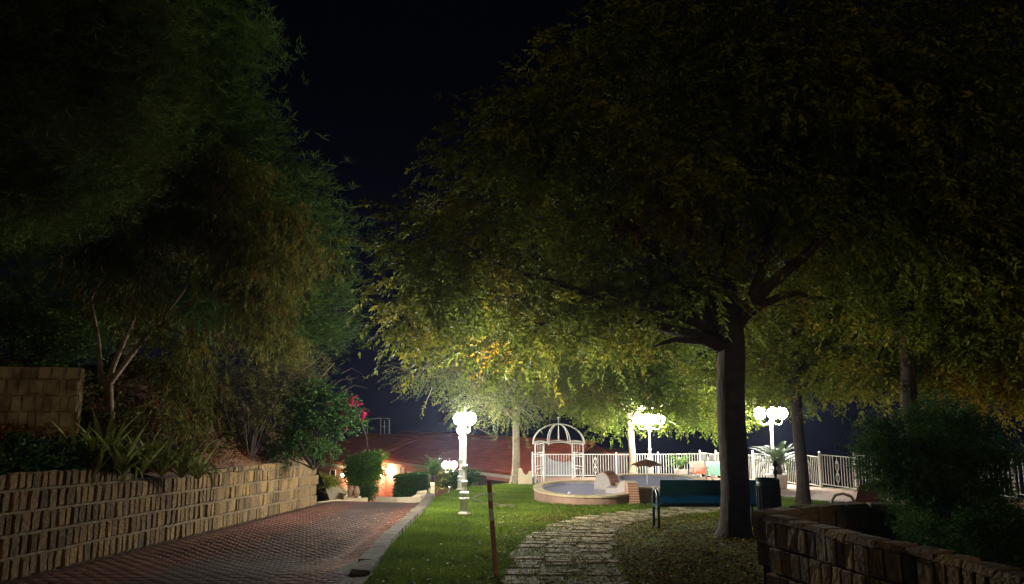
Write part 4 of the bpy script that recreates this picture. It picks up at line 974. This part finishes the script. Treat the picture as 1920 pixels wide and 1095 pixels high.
# ------------------------------------------------------------------ pools
def ellipse(cx, cy, rx, ry, n=44, e_=2.0, rot=0):
    out = []
    for i in range(n):
        a = 2*PI*i/n; c, s_ = math.cos(a), math.sin(a); x = rx*abs(c)**(2/e_)*math.copysign(1, c); y = ry*abs(s_)**(2/e_)*math.copysign(1, s_)
        out.append((cx+x*math.cos(rot)-y*math.sin(rot), cy+x*math.sin(rot)+y*math.cos(rot)))
    return out
def pool(name, label, cx, cy, rx, ry, zt, m_in, e_, wdth=.30, rot=0, steps_=True):
    t = thing(name, label, 'pool', (cx, cy, zt-.4)); n = 48; zt0 = .4
    o_ = ellipse(0, 0, rx, ry, n, e_, rot); mid = ellipse(0, 0, rx-.03, ry-.03, n, e_, rot); inn = ellipse(0, 0, rx-wdth, ry-wdth, n, e_, rot)
    V = [(x, y, -.9) for x, y in mid]+[(x, y, zt0-.05) for x, y in mid]+[(x, y, zt0-.05) for x, y in inn]+[(x, y, zt0-.30) for x, y in inn]
    F = []
    for i in range(n):
        j = (i+1) % n
        F += [(i, j, n+j, n+i), (n+i, n+j, 2*n+j, 2*n+i)]
    MB().add(V, F).obj('wall', 'render', t)
    V = [(x, y, zt0-.04) for x, y in inn]+[(x, y, zt0-.42) for x, y in ellipse(0, 0, rx-wdth-.05, ry-wdth-.05, n, e_, rot)]
    MB().add(V, [(i, n+i, n+(i+1) % n, (i+1) % n) for i in range(n)]+[tuple(range(n, 2*n))]).obj('basin', m_in, t)
    MB().add([(x*.995, y*.995, zt0-.10) for x, y in inn], [tuple(range(n))]).obj('water', 'water', t)
    for i in range(0, n, 1):
        j = (i+1) % n; f = .97
        a0, a1 = Vector((*o_[i], 0)), Vector((*o_[j], 0)); b0, b1_ = Vector((*inn[i], 0))*.985, Vector((*inn[j], 0))*.985
        a1 = a0.lerp(a1, f); b1_ = b0.lerp(b1_, f)
        vs = [a0+Vector((0,0,zt0-.05)), a1+Vector((0,0,zt0-.05)), b1_+Vector((0,0,zt0-.05)), b0+Vector((0,0,zt0-.05)), a0+Vector((0,0,zt0)), a1+Vector((0,0,zt0)), b1_+Vector((0,0,zt0)), b0+Vector((0,0,zt0))]
        MB().add(vs, [(0,3,2,1),(4,5,6,7),(0,1,5,4),(1,2,6,5),(2,3,7,6),(3,0,4,7)]).obj('stone', 'coping', t)
    return t
z1 = gzf(2.1, 20.2)+.26
pool('round_pool', 'round shallow pool with pale coping in front of the arbor', 2.14, 22.3, 1.52, 2.15, z1, 'poolin', 2.2, .24)
z2 = gzf(4, 21)+.40
pool('long_pool', 'larger rounded pool holding the brown umbrella fountain', 4.55, 23.4, 1.5, 2.2, z2, 'poolblue', 4)
def hump(name, label, loc, rz, w_, h, dep, nseg, s0, s1):
    """arched solid: half-round profile in local xz, white flanks, terracotta tiles on the curve"""
    t = thing(name, label, 'bridge', loc, rz); prof = [(w_/2*math.cos(PI*i/nseg), h*math.sin(PI*i/nseg)) for i in range(nseg+1)]
    V = [(x, 0, z) for x, z in prof]+[(prof[-1][0], 0, -.4), (prof[0][0], 0, -.4)]; n = len(V); V2 = [(x, dep, z) for x, _, z in V]
    MB().add(V+V2, [tuple(range(n))[::-1], tuple(range(n, 2*n))]+[(i, (i+1) % n, n+(i+1) % n, n+i) for i in range(n)]).obj('arch', 'whitewash', t)
    for i in range(s0, s1):
        (x0, zz0), (x1, zz1) = prof[i], prof[i+1]; nx, nz = (x0+x1)/2/(w_/2), (zz0+zz1)/2/h; k = .025
        x1b, z1b = x0+(x1-x0)*.9, zz0+(zz1-zz0)*.9
        vs = [(x0, .03, zz0), (x1b, .03, z1b), (x1b, dep-.03, z1b), (x0, dep-.03, zz0)]; vs += [(x+nx*k, y, z+nz*k+.004) for x, y, z in vs]
        MB().add(vs, [(0,1,2,3),(4,7,6,5),(0,4,5,1),(1,5,6,2),(2,6,7,3),(3,7,4,0)]).obj('tile', 'terracotta', t)
    return t
p = P(1131,914,22.6); hump('arched_bridge', 'taller white flanked terracotta hump between the two pools', (p.x-.03, p.y, z1-.05), R(-40), .58, .44, .52, 14, 0, 11)
p = P(1176,920,21.3); t = hump('small_arched_bridge', 'smaller white flanked hump at the pool junction', (p.x-.08, p.y, z1-.05), R(-14), .44, .32, .30, 12, 0, 5)
# tiled stair column beside it
p = GY(1189,20.5); t = thing('tiled_steps', 'narrow terracotta and cream striped steps climbing to the pool rim', 'steps', p, R(0))
for i in range(9):
    zz = i*.062; MB().box((-.14, .035*i, zz-.02 if i else -.2), (.14, .8, zz+.045)).obj('step', 'terracotta', t); MB().box((-.145, .035*i-.004, zz+.045), (.145, .8, zz+.060)).obj('nosing', 'coping', t)
p = P(1152,919,21.8); o = MB().box((-.22,-.2,-.3),(.22,.5,.02)).obj('pool_slab','whitewash'); o.location = (p.x, p.y, z1+.02); o.rotation_euler = (0,0,R(-15)); tag(o, 'flat pale slab linking the two humps across the round pool', 'slab')
o = MB().sphere((0,0,0), .05, 10, 6).obj('fountain_nozzle','whitewash'); o.location = (P(1067,920,21).x, 20.9, z1-.02); tag(o, 'small white fountain nozzle in the round pool', 'nozzle')
# umbrella fountain
p = P(1214,909,23.2); t = thing('umbrella_fountain', 'small brown umbrella fountain standing in the larger pool', 'fountain', (p.x, p.y, z2-.45))
zp = P(1214,861,23.2).z-(z2-.45); MB().tube([(0,0,0),(0,0,zp)], .018, 8).obj('pole','white',t)
n = 8; V = [(0,0,zp)]; F = []
for k, (rr, dz) in enumerate(((.16,.035),(.32,.11),(.48,.205))):
    for j in range(32):
        a = 2*PI*j/32; sc_ = abs(math.sin(4*a)); V.append((rr*math.cos(a)*(1-.03*sc_), rr*math.sin(a)*(1-.03*sc_), zp-dz+(.05*sc_ if k == 2 else .02*sc_*k)))
F += [(0, 1+j, 1+(j+1) % 32) for j in range(32)]
for k in range(2): F += [(1+k*32+j, 33+k*32+j, 33+k*32+(j+1) % 32, 1+k*32+(j+1) % 32) for j in range(32)]
nV = len(V); V += [(x, y, z-.008) for x, y, z in V]; F += [tuple(i+nV for i in f)[::-1] for f in F]; MB().add(V, F).obj('canopy','umbrella',t)
for j in range(8):
    a = 2*PI*j/8; MB().tube([(0,0,zp-.01),(.24*math.cos(a),.24*math.sin(a),zp-.06),(.49*math.cos(a),.49*math.sin(a),zp-.205)], .007, 4).obj('rib','umbrella',t)
MB().sphere((0,0,zp+.02), .025, 8, 6).obj('tip','white',t)
# ------------------------------------------------------------------ benches
def bench(label, loc, rz, panel, tube, L_=1.72, group='curved sheet metal benches'):
    """origin on ground at centre; the sitter faces local +y; back edge at y=0"""
    t = thing('bench', label, 'bench', loc, rz, group)
    prof = [(-.10,.88),(-.08,.83),(-.02,.62),(.03,.47),(.08,.43),(.2,.425),(.42,.45),(.46,.44),(.47,.41)]
    def sheet(pr, nm):
        V = []; F = []
        for x in (-L_/2, L_/2):
            for y, z in pr: V.append((x, y, z))
            for y, z in pr: V.append((x, y+.006, z-.018))
        n = len(pr); q = 2*n
        for i in range(n-1): F += [(i, i+1, q+i+1, q+i), (n+i, q+n+i, q+n+i+1, n+i+1), (i, n+i, n+i+1, i+1), (q+i, q+i+1, q+n+i+1, q+n+i)]
        F += [(0, q, q+n, n), (n-1, 2*n-1, q+2*n-1, q+n-1)]
        return MB().add(V, F).obj(nm, panel, t)
    sheet(prof[:4], 'backrest'); sheet(prof[3:], 'seat')
    for x in (-L_/2-.03, L_/2+.03):
        pts = [(x,-.04,0),(x,-.03,.40),(x,-.01,.56),(x,.06,.66),(x,.2,.70),(x,.34,.66),(x,.41,.56),(x,.43,.40),(x,.44,0)]
        MB().tube(pts, .026, 8).obj('arm_frame', tube, t, True); MB().tube([(x,-.03,.40),(x,.43,.40)], .022, 6).obj('cross_tube', tube, t)
        MB().box((x-.045,-.08,-.03),(x+.045,.0,.015)).obj('foot', tube, t); MB().box((x-.045,.40,-.03),(x+.045,.48,.015)).obj('foot', tube, t)
    MB().tube([(-L_/2,-.0,.44),(L_/2,-.0,.44)], .03, 8).obj('beam', tube, t, True)
    return t
gbn = G(1331, 996); bench('dark blue bench seen from behind, nearest the camera', gbn, R(0), 'bluebench', 'bluetube').scale = (1.08,)*3
p = G(1309, 905); bench('orange bench on the terrace right of the potted cycad', p, R(198), 'orange', 'greytube', .72, 'small seats by the pool')
p = G(1343, 907); bench('green bench on the terrace next to the orange one', p, R(198), 'green', 'greytube', .80, 'small seats by the pool')
px_ = P(1592,918,14.3); bench('dark red bench half hidden behind the conifer bush', (px_.x+.85*math.cos(R(48))+.1, 14.3+.85*math.sin(R(48)), gzf(px_.x, 14.6)), R(48), 'redbench', 'browntube')
# ------------------------------------------------------------------ litter bin
p = P(1441, 930, 12.2); gzv = gzf(p.x, 12.2); t = thing('litter_bin', 'dark round metal litter bin hung beside the thick tree trunk', 'bin', (p.x, 12.2, gzv))
zt = P(1441,898,12.2).z-gzv; zb = P(1441,966,12.2).z-gzv
n = 20; MB().lathe([(.165,zb),(.18,zb+.02),(.18,zt-.11),(.19,zt-.1),(.19,zt-.085),(.18,zt-.08),(.182,zt-.01),(.195,zt),(.18,zt+.008),(.165,zt-.01),(.16,zb+.05)], n).obj('bucket','binmetal',t,True)
for k in range(n):
    a = 2*PI*k/n; MB().tube([(.184*math.cos(a),.184*math.sin(a),zb+.03),(.184*math.cos(a),.184*math.sin(a),zt-.12)], .006, 4).obj('rib','binmetal',t)
MB().tube([(.17,.12,-.1),(.17,.12,zt+.06)], .022, 8).obj('post','binmetal',t); MB().lathe([(.02,0),(.035,.02),(.045,.05),(.02,.09),(.02,.12),(.045,.16),(.03,.21),(.005,.23)], 12, (.17,.12,zt+.05)).obj('finial','binmetal',t,True)
# ------------------------------------------------------------------ striped marker post
b = G(931, 1088); top = P(917, 902, b.y); d = (top-b)
t = thing('marker_post', 'leaning rusty red post with two worn white bands', 'post', b)
segs = [(0,.60,'rust'),(.60,.72,'band'),(.72,.80,'rust'),(.80,.885,'band'),(.885,.98,'rust')]
for i, (a, c, m) in enumerate(segs):
    rr = .029 if m == 'rust' else .0295
    MB().tube([d*(a if i else -.05)+Vector((0,0,0)), d*c], [rr, rr], 14).obj('band' if m == 'band' else 'shaft', m, t)
MB().lathe([(.034,0),(.034,.02),(.028,.03),(.01,.036)], 12, tuple(d*.98)).obj('cap', 'rust', t)
# ------------------------------------------------------------------ planter on the right with conifer bush
def planter():
    zt = .46
    left = [Zp(1432,966,zt), Zp(1490,978,zt), Zp(1535,989,zt), Zp(1608,1008,zt), Zp(1692,1024,zt), Zp(1806,1052,zt), Zp(1914,1084,zt), Zp(2060,1130,zt)]
    far = [Zp(1445,963,zt), Zp(1500,954,zt), Zp(1560,948,zt), Zp(1630,945,zt), Zp(1700,946,zt), Zp(1790,955,zt), Zp(1900,975,zt), Zp(2050,1010,zt)]
    t = thing('planter_wall', 'low curved tufa block planter wall in the right foreground', 'wall', (left[0].x, left[0].y, gzf(left[0].x, left[0].y)-.0)); B0 = Vector(t.location)
    for line, inward in ((left, -1), (far, 1)):
        # resample
        s_ = 0; pts = []
        tot = sum((b-a).length for a, b in zip(line, line[1:]))
        def pl(s_):
            d_ = 0
            for a, b in zip(line, line[1:]):
                l = (b-a).length
                if d_+l >= s_: return a+(b-a)*((s_-d_)/l), (b-a).normalized()
                d_ += l
            return line[-1], (line[-1]-line[-2]).normalized()
        zc = zt
        for row in range(4):
            s_ = .0 + (.05 if row % 2 else 0)
            z1_ = zt-.06-row*.265; 
            while s_ < tot-.05:
                wd = random.uniform(.12, .18); q, u = pl(s_+wd/2); ang = math.atan2(u.y, u.x)
                # body from facing side to .24 deep
                Mx = Matrix.Rotation(ang, 4, 'Z')
                jj = lambda a=.007: random.uniform(-a, a)
                dep = .22; off = random.uniform(-.012, .012); h = .245; y0, y1_ = (0+off, dep) if inward == 1 else (off, dep)
                e_ = .014; w2 = wd/2-.007
                V = [(-w2,y0+e_,-h),(w2,y0+e_,-h),(w2,y1_,-h),(-w2,y1_,-h),(-w2,y0+e_,0),(w2,y0+e_,0),(w2,y1_,0),(-w2,y1_,0),(-w2+e_,y0,-h+e_),(w2-e_,y0,-h+e_),(w2-e_,y0,-e_),(-w2+e_,y0,-e_)]
                V = [Mx @ Vector((x+jj(), y+jj(), z+jj())) for x, y, z in V]
                F = [(0,3,2,1),(4,5,6,7),(1,2,6,5),(2,3,7,6),(3,0,4,7),(8,9,10,11),(0,1,9,8),(1,5,10,9),(5,4,11,10),(4,0,8,11)]
                MB().add(V, F).obj('stone', 'planterstone', t, loc=(q.x-B0.x, q.y-B0.y, z1_-B0.z))
                s_ += wd
            if row >= 1 and inward == 1: break
        # mortar core and rough cap stones
        s_ = 0; V = []; F = []
        k = int(tot/.12)+1
        for i in range(k+1):
            q, u = pl(.12+(tot-.12)*i/k); n = Vector((-u.y, u.x, 0)); 
            for (o_, z) in ((.03, zt-1.2), (.03, zt-.05), (.2, zt-.05), (.2, zt-1.2)): p_ = q+n*o_; V.append((p_.x-B0.x, p_.y-B0.y, z-B0.z))
            if i: a = (i-1)*4; F += [(a+c, a+(c+1) % 4, a+4+(c+1) % 4, a+4+c) for c in range(4)]
        MB().add(V, F+[(0,3,2,1)]).obj('core', 'recess', t)
        while s_ < tot:
            wd = random.uniform(.22, .4); q, u = pl(s_+wd/2); ang = math.atan2(u.y, u.x); jj = lambda a=.012: random.uniform(-a, a); w2 = wd/2-.004
            V = [Vector((x+jj(), y+jj(), z+jj(.008))) for x, y, z in ((-w2,-.01,-.055),(w2,-.01,-.055),(w2,.24,-.055),(-w2,.24,-.055),(-w2+.02,.02,.0),(w2-.02,.02,.0),(w2-.02,.21,.0),(-w2+.02,.21,.0))]
            MB().add(V, [(0,3,2,1),(4,5,6,7),(0,1,5,4),(1,2,6,5),(2,3,7,6),(3,0,4,7)]).obj('cap_stone', 'planterstone', t, loc=(q.x-B0.x, q.y-B0.y, zt-B0.z), rz=ang); s_ += wd
    a = [(p.x-B0.x, p.y-B0.y) for p in left]+[(p.x-B0.x, p.y-B0.y) for p in far[::-1]]
    V = [(x, y, zt-.28-B0.z) for x, y in a]; MB().add(V, [tuple(range(len(V)))]).obj('soil_bed', 'soil', t)
planter()
cb = [lump(1740,850,8.2,105,80), lump(1690,860,8,75,70), lump(1800,840,8.4,85,75), lump(1760,920,8,110,70), lump(1700,930,7.8,50,60), lump(1830,930,8,80,60), lump(1790,1000,7.2,90,50), lump(1880,1000,7,70,60), lump(1650,800,8.3,28,16), lump(1640,835,8.2,25,14), lump(1720,775,8.3,30,22), lump(1830,770,8.4,30,20), lump(1880,860,8.3,35,25), lump(1770,755,8.3,16,18)]
shrub('conifer_bush', 'big dark feathery conifer bush growing in the stone planter', cb, 9500, 420, (.045, .009), 'leafdark', plain(1.9, 2.0, 2.4), (P(1760,1000,8).x, 8, .1), spread=.075, per=12, tl=.11, shell=.5)
# ------------------------------------------------------------------ added thin haze volume imitating lens glow round the lamps
me = MB().box((-60,-4,-12),(70,75,16)).mesh('glow_haze','dark'); hm = bpy.data.materials.new('glow_haze'); hm.use_nodes = True; hn = hm.node_tree; hn.nodes.clear()
oo = hn.nodes.new('ShaderNodeOutputMaterial'); pv = hn.nodes.new('ShaderNodeVolumePrincipled')
pv.inputs['Density'].default_value = .00035; pv.inputs['Anisotropy'].default_value = .8; pv.inputs['Color'].default_value = (.5, .62, 1, 1)
hn.links.new(pv.outputs[0], oo.inputs['Volume']); me.materials.clear(); me.materials.append(hm); ho = link('glow_haze', me); ho['kind'] = 'stuff'
